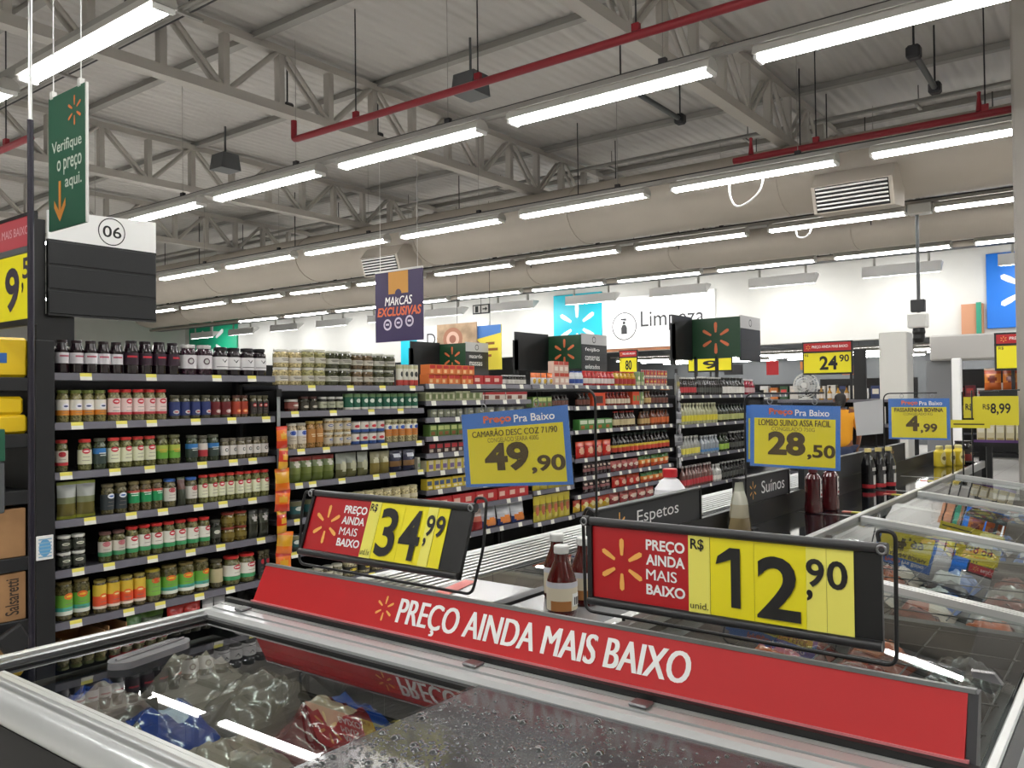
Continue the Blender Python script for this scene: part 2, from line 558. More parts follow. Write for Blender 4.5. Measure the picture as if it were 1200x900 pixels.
# red sprinkler mains
def red_pipe(x, z, y0, y1, label, elbow=True, heads=()):
    t = thing('sprinkler_pipe', (x, y1, z), label, 'pipe')
    b = MB(); b.tube([(x, y0, z), (x, y1, z)], .035, 'pipe_red', 10); b.build('main_pipe', t)
    if elbow:
        b = MB(); b.tube(fillet([(x, y1 - .02, z), (x, y1 + .05, z), (x, y1 + .05, z + .2)], .04), .032, 'pipe_red', 8); b.build('elbow', t)
    y = y1 - .9
    while y > y0 + .2:
        b = MB(); b.tube([(x, y, z), (x, y, CEIL - .02)], .007, 'cable', 5); b.box(x - .02, x + .02, y - .03, y + .03, z + .03, z + .09, 'pipe_red'); b.build('hanger', t)
        y -= 1.55
    for y in heads:
        b = MB(); b.lathe([(.03, .02), (.022, .1), (.014, .16), (.02, .2), (.004, .21)], 'pipe_red', 10, (x, y, z + .015)); b.build('sprinkler_head', t)
red_pipe(5.60, 4.276, -3, 7.03, 'dark red sprinkler pipe ending in an upturned elbow, above nearest lamps')
red_pipe(8.86, 4.135, -3, 3.6, 'dark red sprinkler pipe above the second lamp row at upper right', False, (1.2, 3.4))
red_pipe(12.2, 4.35, -3, 5.5, 'dark red sprinkler pipe behind the white vent box, third row', False)
red_pipe(3.6, 4.1, 8.5, 11.5, 'short dark red pipe beside the green hanging price sign')
# struts, conduits, speaker boxes
def conduit(x, z, y0, y1, label):
    t = thing('conduit_run', (x, y0, z), label, 'conduit')
    for k, dx in enumerate((-.07, 0, .08)):
        b = MB(); b.tube([(x + dx, y0, z + .03 * k), (x + dx, y1, z + .03 * k)], (.022, .03, .018)[k], ('galv', 'galv', 'cable')[k], 6); b.build('conduit_tube', t)
    y = y0 + .8
    while y < y1:
        b = MB(); b.tube([(x, y, z), (x, y, CEIL - .02)], .006, 'cable', 4); b.box(x - .13, x + .13, y - .02, y + .02, z - .05, z - .025, 'galv'); b.build('hanger', t)
        y += 2.2
conduit(11.35, 5.15, -3, 20, 'bundle of grey conduits above the big beige duct')
conduit(4.1, 4.95, -3, 16, 'bundle of grey conduits beneath the ceiling, above the nearest lamps')
for (xa, ya, za), (xb, yb, zb), lb in (((8.2, 1.62, 4.62), (9.6, 1.7, 4.72), 'dark steel strut with clamps below ceiling, right of the vent'),
                                  ((6.0, 7.7, 4.85), (7.5, 7.8, 4.9), 'dark steel strut with clamps below ceiling, upper middle'), ((7.6, 4.3, 4.8), (9.2, 4.4, 4.86), 'dark steel strut with clamps below ceiling, beside nearest truss')):
    t = thing('brace_strut', (xa, ya, za), lb, 'strut')
    b = MB(); b.tube([(xa, ya, za), (xb, yb, zb)], .03, 'grey_d', 8); b.build('rod', t)
    for p in ((xa, ya, za), (xb, yb, zb)):
        b = MB(); b.box(p[0] - .06, p[0] + .06, p[1] - .06, p[1] + .06, p[2] - .06, p[2] + .06, 'cable', .02); b.build('clamp', t)
        b = MB(); b.tube([p, (p[0], p[1], CEIL - .02)], .01, 'cable', 5); b.build('hanger', t)
for x, y, z, lb in ((6.81, 5.67, 4.86, 'small grey speaker box hung under the ceiling, above the red pipe'), (6.88, 10.2, 4.86, 'small grey speaker box hung above the left row of lamps')):
    t = thing('speaker_box', (x, y, z), lb, 'speaker')
    b = MB(); b.prism([(-.16, -.1), (.16, -.1), (.12, .12), (-.12, .12)], 'y', y - .14, y + .14, 'grey_d')
    b.v = [(a + x, c, d + z) for a, c, d in b.v]; b.build('cabinet', t)
    b = MB(); b.tube([(x, y, z + .1), (x, y, CEIL - .02)], .015, 'grey_d', 6); b.build('drop_rod', t)

# ------------------------------------------------------------------ lamp rows
LW, LL, PITCH_L = .085, 1.83, 2.15
def lamp_proto():
    b = MB()
    b.prism([(-LW, 0), (LW, 0), (LW * .9, .05), (.03, .085), (-.03, .085), (-LW * .9, .05)], 'y', 0, LL, 'lampbody')
    o = b.build('strip_lamp')
    b = MB(); b.prism([(-.058, -.001), (-.045, -.03), (.045, -.03), (.058, -.001)], 'y', .03, LL - .03, 'lamp'); b.build('diffuser', o)
    b = MB(); b.face([(-.012, .05, .0862), (.012, .05, .0862), (.012, LL - .05, .0862), (-.012, LL - .05, .0862)], 'ceiling_fill'); b.build('ceiling_fill_strip', o)  # added upward-glowing strip, unseen from below, to brighten the ceiling
    for y in (0, LL - .03):
        b = MB(); b.box(-.07, .07, y, y + .03, -.036, 0, 'white', .006); b.build('end_cap', o)
    return o
LPROTO = lamp_proto()
ROWS = [(-3.3, 'row behind the camera'), (-.3, 'row above the camera'), (2.7, 'nearest left row'), (5.68, 'long nearest row'), (8.73, 'second row, before the duct'), (11.8, 'third row, behind the duct'), (14.95, 'farthest row, below the white wall')]
first = True
for ri, (x, nm) in enumerate(ROWS):
    ks = {0: range(-1, 3), 1: range(-1, 3), 2: range(-2, 9)}.get(ri, range(-2, 10))
    for k in ks:
        y = .30 + PITCH_L * k
        o = LPROTO if first else dup(LPROTO)
        first = False
        o.location = (x, y, 3.9)
        vis = k - 2 if ri == 2 else k
        if ri < 2 or vis < 0:
            lb = '%s strip lamp of the %s, beyond the photo edge' % (ORD[k + 3], nm)
        else:
            lb = 'white fluorescent strip lamp, %s from right, in the %s' % (ORD[vis + 1], nm)
        tag(o, lb, 'ceiling lamp', 'fluorescent strip lamps in rows')
    y0, y1 = .30 + PITCH_L * ks[0] - .1, .30 + PITCH_L * (ks[-1] + 1)
    t = thing('lamp_rail', (x, y0, 4.0), 'metal wiring rail carrying the lamps of the %s' % nm, 'lamp rail', 'wiring rails above the lamp rows')
    b = MB(); b.box(x - .03, x + .03, y0, y1, 3.988, 4.03, 'galv'); b.build('channel', t)
    b = MB(); b.tube([(x + .015, y0, 4.045), (x + .015, y1, 4.045)], .014, 'cable', 5); b.build('power_cable', t)
    y = y0 + .5
    while y < y1:
        b = MB(); b.tube([(x, y, 4.03), (x, y, CEIL - .015)], .0038, 'galv', 4); b.box(x - .02, x + .02, y - .03, y + .03, 4.03, 4.08, 'cable'); b.build('hanger', t)
        y += 2.15
# wall washers in front of the bulkhead, tilted at the wall
def washer_proto():
    b = MB()
    b.prism([(-.05, .2), (-.06, -.02), (-.045, -.022), (.20, .16), (.20, .2)], 'y', 0, 1.45, 'white')
    b.box(-.01, .03, .2, .24, .19, .43, 'lampbody'); b.box(-.01, .03, 1.2, 1.24, .19, .43, 'lampbody')
    o = b.build('wall_washer_lamp')
    b = MB()
    b.face([(-.040, .03, -.024), (-.040, 1.42, -.024), (.196, 1.42, .151), (.196, .03, .151)], 'washer')
    b.build('diffuser', o)
    return o
WP = washer_proto()
ys = [1.9, 4.55, 6.95 - 1.4, 8.0, 10.3, 12.75, 15.1, 17.5, 20.0, 22.5, 25.0, 27.4]
ys = [.75, 3.15, 5.52, 7.95, 10.33, 12.78, 15.2, 17.6, 20.0, 22.4, 24.8, 27.2]
for i, y in enumerate(ys):
    o = WP if i == 0 else dup(WP)
    o.location = (17.8, y - .05, 3.89)
    tag(o, 'white wall-washing lamp lighting the far white wall, %s from the right' % ORD[i + 1], 'wall lamp', 'wall washers along the far wall')
b = MB(); b.box(17.0, 17.4, -4, 30, 4.20, 4.22, 'cable'); b.box(17.0, 17.02, -4, 30, 4.22, 4.30, 'cable'); b.box(17.38, 17.4, -4, 30, 4.22, 4.30, 'cable')
o = b.build('cable_ladder', None, (17.2, 10, 4.2)); tag(o, 'broad dark cable ladder above the wall washers', 'cable tray')
for y in range(-3, 30, 4):
    b = MB(); b.tube([(17.2, y, 4.22), (17.2, y, CEIL - .015)], .008, 'cable', 4); b.build('hanger', o)
b = MB(); b.box(17.78, 17.84, 0, 29, 4.32, 4.36, 'galv')
tag(b.build('cable_tray', None, (17.8, 10, 4.33)), 'grey steel rail the wall washers hang from', 'cable tray')
b = MB(); b.tube([(16.4, -4, 4.14), (16.4, 29, 4.14)], .05, 'duct', 8)
o = b.build('service_pipe', None, (16.4, 10, 4.14)); tag(o, 'long beige service pipe in front of the wall washers', 'pipe')
for y in range(-3, 29, 4):
    b = MB(); b.tube([(16.4, y, 4.18), (16.4, y, CEIL - .015)], .008, 'cable', 4); b.build('hanger', o)
# lamps beyond the far opening
for x in (23.0, 24.6, 26.2):
    t = thing('lamp_rail', (x, 6, 2.8), 'wiring rail of the %s lamp row beyond the bulkhead' % {23.0: 'nearest', 24.6: 'middle', 26.2: 'farthest'}[x], 'lamp rail', 'wiring rails beyond the bulkhead')
    b = MB(); b.box(x - .03, x + .03, .5, 13.5, 2.735, 2.78, 'galv'); b.build('channel', t)
    for y in (2, 6, 10, 13):
        b = MB(); b.tube([(x, y, 2.78), (x, y, CEIL - .015)], .006, 'cable', 4); b.build('hanger', t)
for k, (x, y) in enumerate((x, .7 + 2.15 * i) for x in (23.0, 24.6, 26.2) for i in range(6)):
    o = dup(LPROTO); o.location = (x, y, 2.645)
    tag(o, 'small strip lamp beyond the bulkhead, %s from right in the %s row there' % (ORD[k % 6 + 1], ('nearest', 'middle', 'farthest')[k // 6]), 'ceiling lamp', 'strip lamps beyond the bulkhead')

# white cable loops hanging from the lamps
for pts, lb in (([(8.73, 3.6, 3.862), (8.73, 3.6, 3.72), (8.7, 3.52, 3.57), (8.7, 3.36, 3.62), (8.7, 3.24, 3.72), (8.73, 3.22, 3.862)], 'white cable loop hanging below the second row of lamps'),
                ([(11.8, 3.9, 3.862), (11.75, 3.86, 3.74), (11.75, 3.77, 3.72), (11.75, 3.7, 3.76), (11.8, 3.68, 3.862)], 'small white cable loop hanging below the third row of lamps')):
    b = MB(); b.tube(fillet(pts, .1), .011, 'white', 6); tag(b.build('cable_loop', None, pts[0]), lb, 'cable')

# security camera mast, hung from the third lamp row
t = thing('camera_mast', (11.8, 2.33, 3.98), 'thin grey pole with a white box and small dome camera', 'security camera')
b = MB(); b.tube([(11.8, 2.33, 2.4), (11.8, 2.33, 3.986)], .022, 'grey_d', 8); b.build('pole', t)
b = MB(); b.box(11.72, 11.88, 2.15, 2.43, 3.85, 3.985, 'offwhite', .01); b.build('gear_box', t)
b = MB(); b.box(11.74, 11.84, 2.25, 2.42, 2.59, 2.75, 'dgrey', .01); b.build('bracket_box', t)
b = MB(); b.box(11.68, 11.86, 2.22, 2.45, 2.38, 2.57, 'offwhite', .015); b.build('junction_box', t)
b = MB(); b.lathe([(.0, -.12), (.055, -.105), (.072, -.05), (.07, 0), (.08, .03), (.07, .085)], 'black', 16, (11.78, 2.33, 2.295)); b.build('dome', t)

# bay, shelf, kind, count, x from, x to, height, layers
RUNS = [
    ('A', 0, 'gj', 5, 2.091, 2.467, 0.182, 1),
    ('A', 0, 'gd', 4, 2.472, 2.821, 0.194, 1),
    ('A', 0, 'go', 2, 2.832, 3.043, 0.187, 1),
    ('A', 0, 'gb', 4, 3.052, 3.445, 0.18, 1),
    ('A', 1, 'pw', 4, 2.095, 2.369, 0.175, 1),
    ('A', 1, 'pr', 5, 2.373, 2.733, 0.179, 1),
    ('A', 1, 'ob', 4, 2.749, 3.018, 0.144, 1),
    ('A', 1, 'oa', 2, 3.024, 3.166, 0.141, 1),
    ('A', 1, 'oo', 2, 3.172, 3.296, 0.141, 1),
    ('A', 1, 'od', 3, 3.302, 3.445, 0.139, 1),
    ('A', 2, 'rb', 1, 2.091, 2.159, 0.172, 1),
    ('A', 2, 'rc', 1, 2.213, 2.288, 0.17, 1),
    ('A', 2, 'bb', 1, 2.293, 2.364, 0.172, 1),
    ('A', 2, 'rc', 4, 2.369, 2.663, 0.172, 1),
    ('A', 2, 'gl', 2, 2.668, 2.813, 0.173, 1),
    ('A', 2, 'bb', 1, 2.855, 2.932, 0.165, 1),
    ('A', 2, 'rs', 1, 2.934, 3.0, 0.16, 1),
    ('A', 2, 'bb', 1, 3.004, 3.084, 0.162, 1),
    ('A', 2, 'wb', 6, 3.088, 3.445, 0.135, 1),
    ('A', 3, 'pg', 2, 2.097, 2.308, 0.218, 1),
    ('A', 3, 'dw', 2, 2.335, 2.486, 0.169, 1),
    ('A', 3, 'gg', 3, 2.491, 2.703, 0.169, 1),
    ('A', 3, 'bl', 1, 2.707, 2.786, 0.167, 1),
    ('A', 3, 'dp', 1, 2.792, 2.845, 0.169, 1),
    ('A', 3, 'bl', 1, 2.85, 2.932, 0.164, 1),
    ('A', 3, 'rc', 8, 2.936, 3.445, 0.172, 1),
    ('A', 4, 'sk', 2, 2.095, 2.247, 0.089, 2),
    ('A', 4, 'rg', 2, 2.322, 2.472, 0.169, 1),
    ('A', 4, 'rw', 7, 2.477, 3.01, 0.178, 1),
    ('A', 4, 'dk', 1, 3.024, 3.091, 0.15, 1),
    ('A', 4, 'sb', 2, 3.1, 3.281, 0.092, 2),
    ('A', 4, 'db', 2, 3.289, 3.445, 0.183, 1),
    ('A', 5, 'gx', 2, 2.091, 2.28, 0.206, 1),
    ('A', 5, 'ox', 4, 2.291, 2.591, 0.181, 1),
    ('A', 5, 'gy', 1, 2.595, 2.693, 0.187, 1),
    ('A', 5, 'gx', 3, 2.698, 3.015, 0.194, 1),
    ('A', 5, 'dc', 1, 3.021, 3.108, 0.175, 1),
    ('A', 5, 'rw', 2, 3.117, 3.351, 0.179, 1),
    ('A', 5, 'bk', 2, 3.357, 3.445, 0.184, 1),
    ('A', 6, 'ct', 1, 2.105, 2.346, 0.163, 1),
    ('A', 6, 'ct', 1, 2.355, 2.466, 0.18, 1),
    ('A', 6, 'gr', 1, 2.474, 2.565, 0.195, 1),
    ('A', 6, 'sd', 1, 2.57, 2.718, 0.21, 1),
    ('A', 6, 'rt', 2, 2.723, 2.946, 0.205, 1),
    ('A', 6, 'sv', 2, 2.959, 3.12, 0.205, 1),
    ('B', 0, 'cj', 2, 3.515, 3.738, 0.122, 2),
    ('B', 0, 'oj', 2, 3.742, 3.949, 0.126, 2),
    ('B', 0, 'gk', 2, 3.954, 4.19, 0.124, 2),
    ('B', 0, 'bj', 2, 4.195, 4.403, 0.121, 2),
    ('B', 0, 'gk', 2, 4.408, 4.637, 0.121, 2),
    ('B', 0, 'wr', 4, 4.65, 4.875, 0.169, 1),
    ('B', 1, 'rj', 1, 3.601, 3.701, 0.082, 1),
    ('B', 1, 'dj', 2, 3.709, 3.872, 0.101, 1),
    ('B', 1, 'dl', 3, 3.882, 4.102, 0.098, 1),
    ('B', 1, 'gt', 10, 4.111, 4.875, 0.124, 1),
    ('B', 2, 'wo', 2, 3.605, 3.761, 0.176, 1),
    ('B', 2, 'ot', 2, 3.767, 3.918, 0.186, 1),
    ('B', 2, 'cs', 3, 3.928, 4.174, 0.111, 2),
    ('B', 2, 'ws', 4, 4.18, 4.509, 0.087, 2),
    ('B', 2, 'or2', 5, 4.518, 4.875, 0.174, 1),
    ('B', 3, 'gp', 4, 3.625, 4.02, 0.197, 1),
    ('B', 3, 'cp', 3, 4.034, 4.345, 0.195, 1),
    ('B', 3, 'op', 2, 4.352, 4.558, 0.169, 1),
    ('B', 3, 'np', 2, 4.565, 4.846, 0.167, 1),
    ('B', 3, 'tb', 2, 4.851, 4.875, 0.096, 1),
    ('B', 4, 'tt', 2, 3.615, 3.892, 0.117, 1),
    ('B', 4, 'cm', 8, 4.122, 4.875, 0.122, 1),
    ('B', 5, 'tt', 5, 3.615, 4.088, 0.106, 1),
    ('B', 5, 'yb', 6, 4.105, 4.705, 0.107, 1),
    ('B', 6, 'ck', 5, 3.66, 4.088, 0.106, 1),
    ('B', 6, 'yb', 5, 4.105, 4.784, 0.115, 1),
    ('C', 0, 'ob2', 7, 4.978, 5.549, 0.079, 2),
    ('C', 0, 'rx', 3, 5.558, 5.96, 0.079, 1),
    ('C', 0, 'bw', 8, 5.97, 6.335, 0.087, 1),
    ('C', 1, 'fx', 5, 4.954, 5.308, 0.071, 1),
    ('C', 1, 'fx', 4, 5.313, 5.658, 0.081, 1),
    ('C', 1, 'fr', 4, 5.669, 6.335, 0.081, 1),
    ('C', 2, 'fs', 5, 5.015, 5.418, 0.071, 1),
    ('C', 2, 'fs', 6, 5.44, 6.335, 0.077, 1),
    ('C', 3, 'gs', 5, 4.994, 5.418, 0.107, 1),
    ('C', 3, 'gs', 6, 5.44, 6.335, 0.115, 1),
    ('C', 4, 'rk', 5, 4.984, 5.418, 0.085, 1),
    ('C', 4, 'rk', 6, 5.44, 6.335, 0.092, 1),
    ('C', 5, 'yw', 6, 4.954, 5.463, 0.099, 1),
    ('C', 5, 'yw', 5, 5.485, 6.335, 0.107, 1),
    ('C', 6, 'yu', 7, 4.954, 5.474, 0.088, 1),
    ('C', 6, 'yu', 6, 5.485, 6.335, 0.095, 1),
    ('C', 7, 'rx', 9, 4.954, 6.335, 0.104, 1),
    ('C', 8, 'nb', 3, 5.693, 6.324, 0.271, 1),
    ('C', 8, 'rp', 2, 5.44, 5.681, 0.221, 1),
    ('D', 0, 'ow', 4, 6.411, 6.774, 0.115, 1),
    ('D', 0, 'pb', 3, 6.786, 7.055, 0.116, 2),
    ('D', 1, 'gs', 4, 6.419, 6.745, 0.099, 1),
    ('D', 1, 'dk2', 4, 6.774, 7.055, 0.119, 1),
    ('D', 2, 'fs', 4, 6.419, 6.745, 0.132, 1),
    ('D', 2, 'gs', 4, 6.774, 7.055, 0.102, 1),
    ('D', 3, 'yw', 4, 6.419, 6.745, 0.132, 1),
    ('D', 3, 'rdp', 3, 6.774, 7.055, 0.161, 1),
    ('D', 4, 'yp', 5, 6.419, 7.055, 0.25, 1),
    ('D', 5, 'yp', 6, 6.419, 7.055, 0.283, 1),
    ('E', 0, 'bb2', 3, 7.125, 7.341, 0.146, 1),
    ('E', 0, 'kt', 8, 7.355, 7.973, 0.152, 1),
    ('E', 0, 'yr', 5, 7.989, 8.448, 0.159, 1),
    ('E', 0, 'gc', 2, 8.466, 8.655, 0.164, 1),
    ('E', 0, 'rn', 6, 8.674, 9.235, 0.095, 2),
    ('E', 1, 'dk2', 3, 7.233, 7.466, 0.138, 1),
    ('E', 1, 'rf', 1, 7.5, 7.757, 0.141, 1),
    ('E', 1, 'sm', 7, 7.788, 8.326, 0.147, 1),
    ('E', 1, 'rf2', 2, 8.348, 8.52, 0.151, 1),
    ('E', 1, 'gc', 1, 8.537, 8.646, 0.153, 1),
    ('E', 1, 'bn', 2, 8.664, 8.803, 0.155, 1),
    ('E', 1, 'dk2', 5, 8.822, 9.26, 0.159, 1),
    ('E', 2, 'gbag', 4, 7.225, 7.9, 0.11, 1),
    ('E', 2, 'bl2', 7, 7.948, 8.422, 0.18, 1),
    ('E', 2, 'bn', 3, 8.546, 8.775, 0.165, 1),
    ('E', 2, 'orb', 6, 8.799, 9.275, 0.182, 1),
    ('E', 3, 'rbag', 4, 7.19, 7.9, 0.17, 1),
    ('E', 3, 'soy', 14, 7.932, 9.275, 0.219, 1),
    ('E', 4, 'hpk', 7, 7.297, 7.86, 0.181, 1),
    ('E', 4, 'pbag', 5, 7.876, 8.493, 0.116, 1),
    ('E', 4, 'gob', 5, 8.511, 9.275, 0.135, 1),
    ('E', 5, 'hpk', 5, 7.297, 7.86, 0.16, 1),
    ('E', 5, 'rbag', 4, 7.908, 8.537, 0.123, 1),
    ('E', 5, 'gob', 4, 8.555, 9.16, 0.112, 1),
    ('E', 6, 'ybag', 5, 7.125, 7.852, 0.149, 1),
    ('E', 6, 'pbag', 5, 7.868, 8.869, 0.14, 1),
    ('F', 0, 'sj', 4, 9.445, 9.57, 0.259, 1),
    ('F', 0, 'rlb', 7, 9.591, 10.064, 0.229, 1),
    ('F', 0, 'dkb', 10, 10.121, 10.884, 0.241, 1),
    ('F', 0, 'wlb', 7, 10.923, 11.688, 0.241, 1),
    ('F', 0, 'pkb', 3, 11.76, 12.091, 0.223, 1),
    ('F', 1, 'oil', 12, 9.602, 10.72, 0.272, 1),
    ('F', 1, 'dgb', 9, 10.758, 11.738, 0.254, 1),
    ('F', 2, 'clb', 6, 9.602, 10.167, 0.254, 1),
    ('F', 2, 'cbb', 6, 10.19, 10.758, 0.24, 1),
    ('F', 2, 'grb', 3, 10.795, 11.119, 0.249, 1),
    ('F', 2, 'dkb', 5, 11.172, 11.724, 0.257, 1),
    ('F', 3, 'rcb', 10, 9.634, 10.547, 0.27, 1),
    ('F', 3, 'whb', 3, 10.571, 10.821, 0.231, 1),
    ('F', 3, 'dkb', 8, 10.846, 11.724, 0.241, 1),
]
SHELF_Z = {'A': [1.705, 1.44, 1.175, 0.92, 0.655, 0.38, 0.14], 'B': [1.646, 1.469, 1.212, 0.982, 0.74, 0.52, 0.26], 'C': [1.663, 1.525, 1.388, 1.237, 1.1, 0.956, 0.805, 0.634, 0.4], 'D': [1.665, 1.45, 1.2, 0.93, 0.66, 0.36], 'E': [1.661, 1.445, 1.201, 0.911, 0.724, 0.546, 0.369], 'F': [1.546, 1.176, 0.774, 0.384]}

# ------------------------------------------------------------------ shelf units of the long gondola
YF = 4.6
SHELF_D = .42
def shelf_unit(key, x0, x1, zs, top, label, tags, left_end=False, right_end=False):
    t = thing('shelf_unit', ((x0 + x1) / 2, YF + .25, 0), label, 'shelf unit')
    b = MB(); b.box(x0, x1, YF + SHELF_D + .02, YF + SHELF_D + .05, .0, top, 'backing'); b.build('back_panel', t)
    b = MB(); b.box(x0, x1, YF + .03, YF + SHELF_D + .02, 0, .07, 'black'); b.build('base', t)
    for x in ((x0 + .016, x1 - .016)):
        b = MB(); b.box(x - .015, x + .015, YF + SHELF_D - .03, YF + SHELF_D + .018, .07, top, 'black'); b.build('upright', t)
    for k, z in enumerate(zs):
        b = MB()
        b.box(x0 + .004, x1 - .004, YF + .012, YF + SHELF_D - .035, z - .03, z, 'shelf_top')
        b.prism([(YF, z + .002), (YF + .012, z + .002), (YF + .012, z - .035), (YF + .004, z - .04), (YF - .006, z - .036)], 'x', x0 + .003, x1 - .003, 'shelf')
        s = b.build('shelf', t)
        if left_end or True:
            for x in (x0 + .01, x1 - .01):
                b = MB()
                b.prism([(YF + .03, z - .03), (YF + SHELF_D - .035, z - .03), (YF + SHELF_D - .035, z - .05), (YF + .2, z - .04)], 'x', x - .004, x + .004, 'black')
                b.build('bracket', s)
        n = tags[k % len(tags)]
        for i in range(n):
            x = x0 + (i + .5 + random.uniform(-.3, .3)) * (x1 - x0) / n
            b = MB()
            wd = .032 if key in 'AB' else .028
            b.face([(x - wd, YF - .0085, z - .037), (x + wd, YF - .0085, z - .037), (x + wd, YF - .0045, z - .017), (x - wd, YF - .0045, z - .017)], 'tag_w')
            b.face([(x - wd, YF - .0045, z - .017), (x + wd, YF - .0045, z - .017), (x + wd, YF - .0015, z + .002), (x - wd, YF - .0015, z + .002)], 'tag_y' if key in 'AB' else 'tag_w')
            b.build('price_tag', s)
    return t
UNITS = {'A': (2.06, 3.47, 1.86, 'first jar shelf unit, right of the black corner post', [4, 6, 6, 6, 6, 6, 2]),
         'B': (3.49, 4.90, 1.80, 'second jar shelf unit, right of the orange hanging strip', [4, 4, 5, 6, 4, 4, 4]),
         'C': (4.92, 6.36, 1.72, 'third shelf unit, closely spaced shelves left of the hanging price card', [5]),
         'D': (6.38, 7.08, 1.72, 'narrow fourth shelf unit behind the blue edged hanging price card', [3]),
         'E': (7.10, 9.30, 1.74, 'fifth shelf unit with sauces and red bags, behind the milk jug', [12, 12, 13, 8, 9, 8, 6]),
         'F': (9.42, 13.4, 1.62, 'bottle shelf unit right of the silver hanging strip', [14, 12, 12, 10])}
for k, (x0, x1, top, lb, tg) in UNITS.items():
    shelf_unit(k, x0, x1, SHELF_Z[k], top, lb, tg)

# ------------------------------------------------------------------ products
def jar(name, r, h, content, lid, bands, oval=None, neck=.82, lidh=.014, n=14, mark=None, sh=.74, ovz=.5):
    b = MB()
    c = mat(content, 0.12, 0, 0.5, 0.5, 0.6, 85)
    b.lathe([(0, 0), (r * .9, 0), (r, .008), (r, h * sh), (r * .93, h * (sh + .07)), (r * neck, h * (sh + .12)), (r * neck, h - lidh), (0, h - lidh)], c, n)
    o = b.build(name)
    b = MB()
    b.lathe([(r * neck, -.004), (r * neck + .003, 0), (r * neck + .003, lidh - .002), (r * neck, lidh), (0, lidh)], mat(lid, .35), n, (0, 0, h - lidh)); b.build('lid', o)
    b = MB()
    for z0, z1, c in bands:
        b.band(r + .0012, h * z0, h * z1, -115, 115, mat(c, .45))
    if oval:
        zc = h * ovz
        b.oval(r + .0022, zc, r * .62, h * .085, mat(oval, .4))
        if mark:
            b.oval(r + .003, zc, r * .40, h * .028, mat(mark, .4))
        lo = min(q[0] for q in bands) * h
        for q in range(2):
            zz = lo + (zc - h * .09 - lo) * (.35 + .35 * q)
            if zc - h * .09 - lo > h * .08:
                b.band(r + .0022, zz, zz + h * .014, -34 + 6 * q, 30, mat('#7d746a', .5), 5)
    elif mark:
        zm = sum(x[0] + x[1] for x in bands) / (2 * len(bands)) * h
        b.band(r + .0022, zm + h * .04, zm + h * .07, -38, 38, mat(mark, .5), 5)
        b.band(r + .0022, zm - h * .03, zm - h * .0, -30, 34, mat(mark, .5), 5)
    b.build('label', o)
    return o

def emblem_jar(name, r, h, content, lid, base, shape, ink):
    o = jar(name, r, h, content, lid, [(.22, .66, base)], neck=.8, lidh=.018)
    lab = [c for c in o.children if c.name.startswith('label')][0]
    b = MB(); k = mat(ink, .5)
    rr = r + .0024
    def cy(u, z): a = u / rr - pi / 2; return (rr * cos(a), rr * sin(a), z)
    if shape == 'tri':
        b.face([cy(-.016, h * .57), cy(.022, h * .57), cy(.003, h * .45)][::-1], k)
        b.band(rr, h * .30, h * .32, -60, 60, k, 6)
    else:
        b.oval(rr, h * .46, r * .42, r * .42, k); b.oval(rr + .001, h * .46, r * .26, r * .26, mat('#c8c8c4', .5))
    b.build('print', lab)
    return o

def bottle(name, r, h, liquid, cap, bands, neck=.34, sh=.62, n=12, full=.97, mark=None, single=False):
    b = MB()
    c = mat(liquid, .08, 0, .7, .5)
    b.lathe([(0, 0), (r * .94, 0), (r, .008), (r, h * sh), (r * .86, h * (sh + .07)), (r * neck * 1.25, h * (sh + .2)), (r * neck, h * (sh + .26)), (r * neck, h * .93)], c, n)
    lab = b if single else MB()
    cp = b if single else MB()
    cp.lathe([(r * neck * 1.2, h * .91), (r * neck * 1.25, h * .915), (r * neck * 1.25, h * .995), (r * neck, h), (0, h)], mat(cap, .35), n)
    for z0, z1, cc in bands:
        lab.band(r + .0012, h * z0, h * z1, -110, 110, mat(cc, .45), 8)
    if mark:
        z0, z1, _ = bands[0]
        lab.band(r + .002, h * (z0 * .4 + z1 * .6), h * (z0 * .25 + z1 * .75), -40, 40, mat(mark, .5), 4)
    o = b.build(name)
    if not single:
        cp.build('cap', o); lab.build('label', o)
    return o

def can(name, r, h, bands, mark=None, n=12):
    b = MB()
    b.lathe([(0, .001), (r * .9, .001), (r, .005), (r, h - .006), (r * .93, h - .001), (r * .85, h - .004), (0, h - .004)], 'steel', n)
    for z0, z1, c in bands:
        b.band(r + .001, h * z0, h * z1, -180, 180, mat(c, .35), n)
    if mark:
        b.oval(r + .0022, h * .55, r * .55, h * .13, mat(mark, .4), 10)
    return b.build(name)

def carton(name, wd, h, d, c, patches, bev=.002):
    """patches: (x0,x1,z0,z1,colour) in fractions of the front"""
    b = MB()
    b.box(-wd / 2, wd / 2, -d / 2, d / 2, 0, h, mat(c, .4), bev)
    for x0, x1, z0, z1, cc in patches:
        b.box(-wd / 2 + wd * x0, -wd / 2 + wd * x1, -d / 2 - .0012, -d / 2 + .001, h * z0, h * z1, mat(cc, .4))
    return b.build(name)

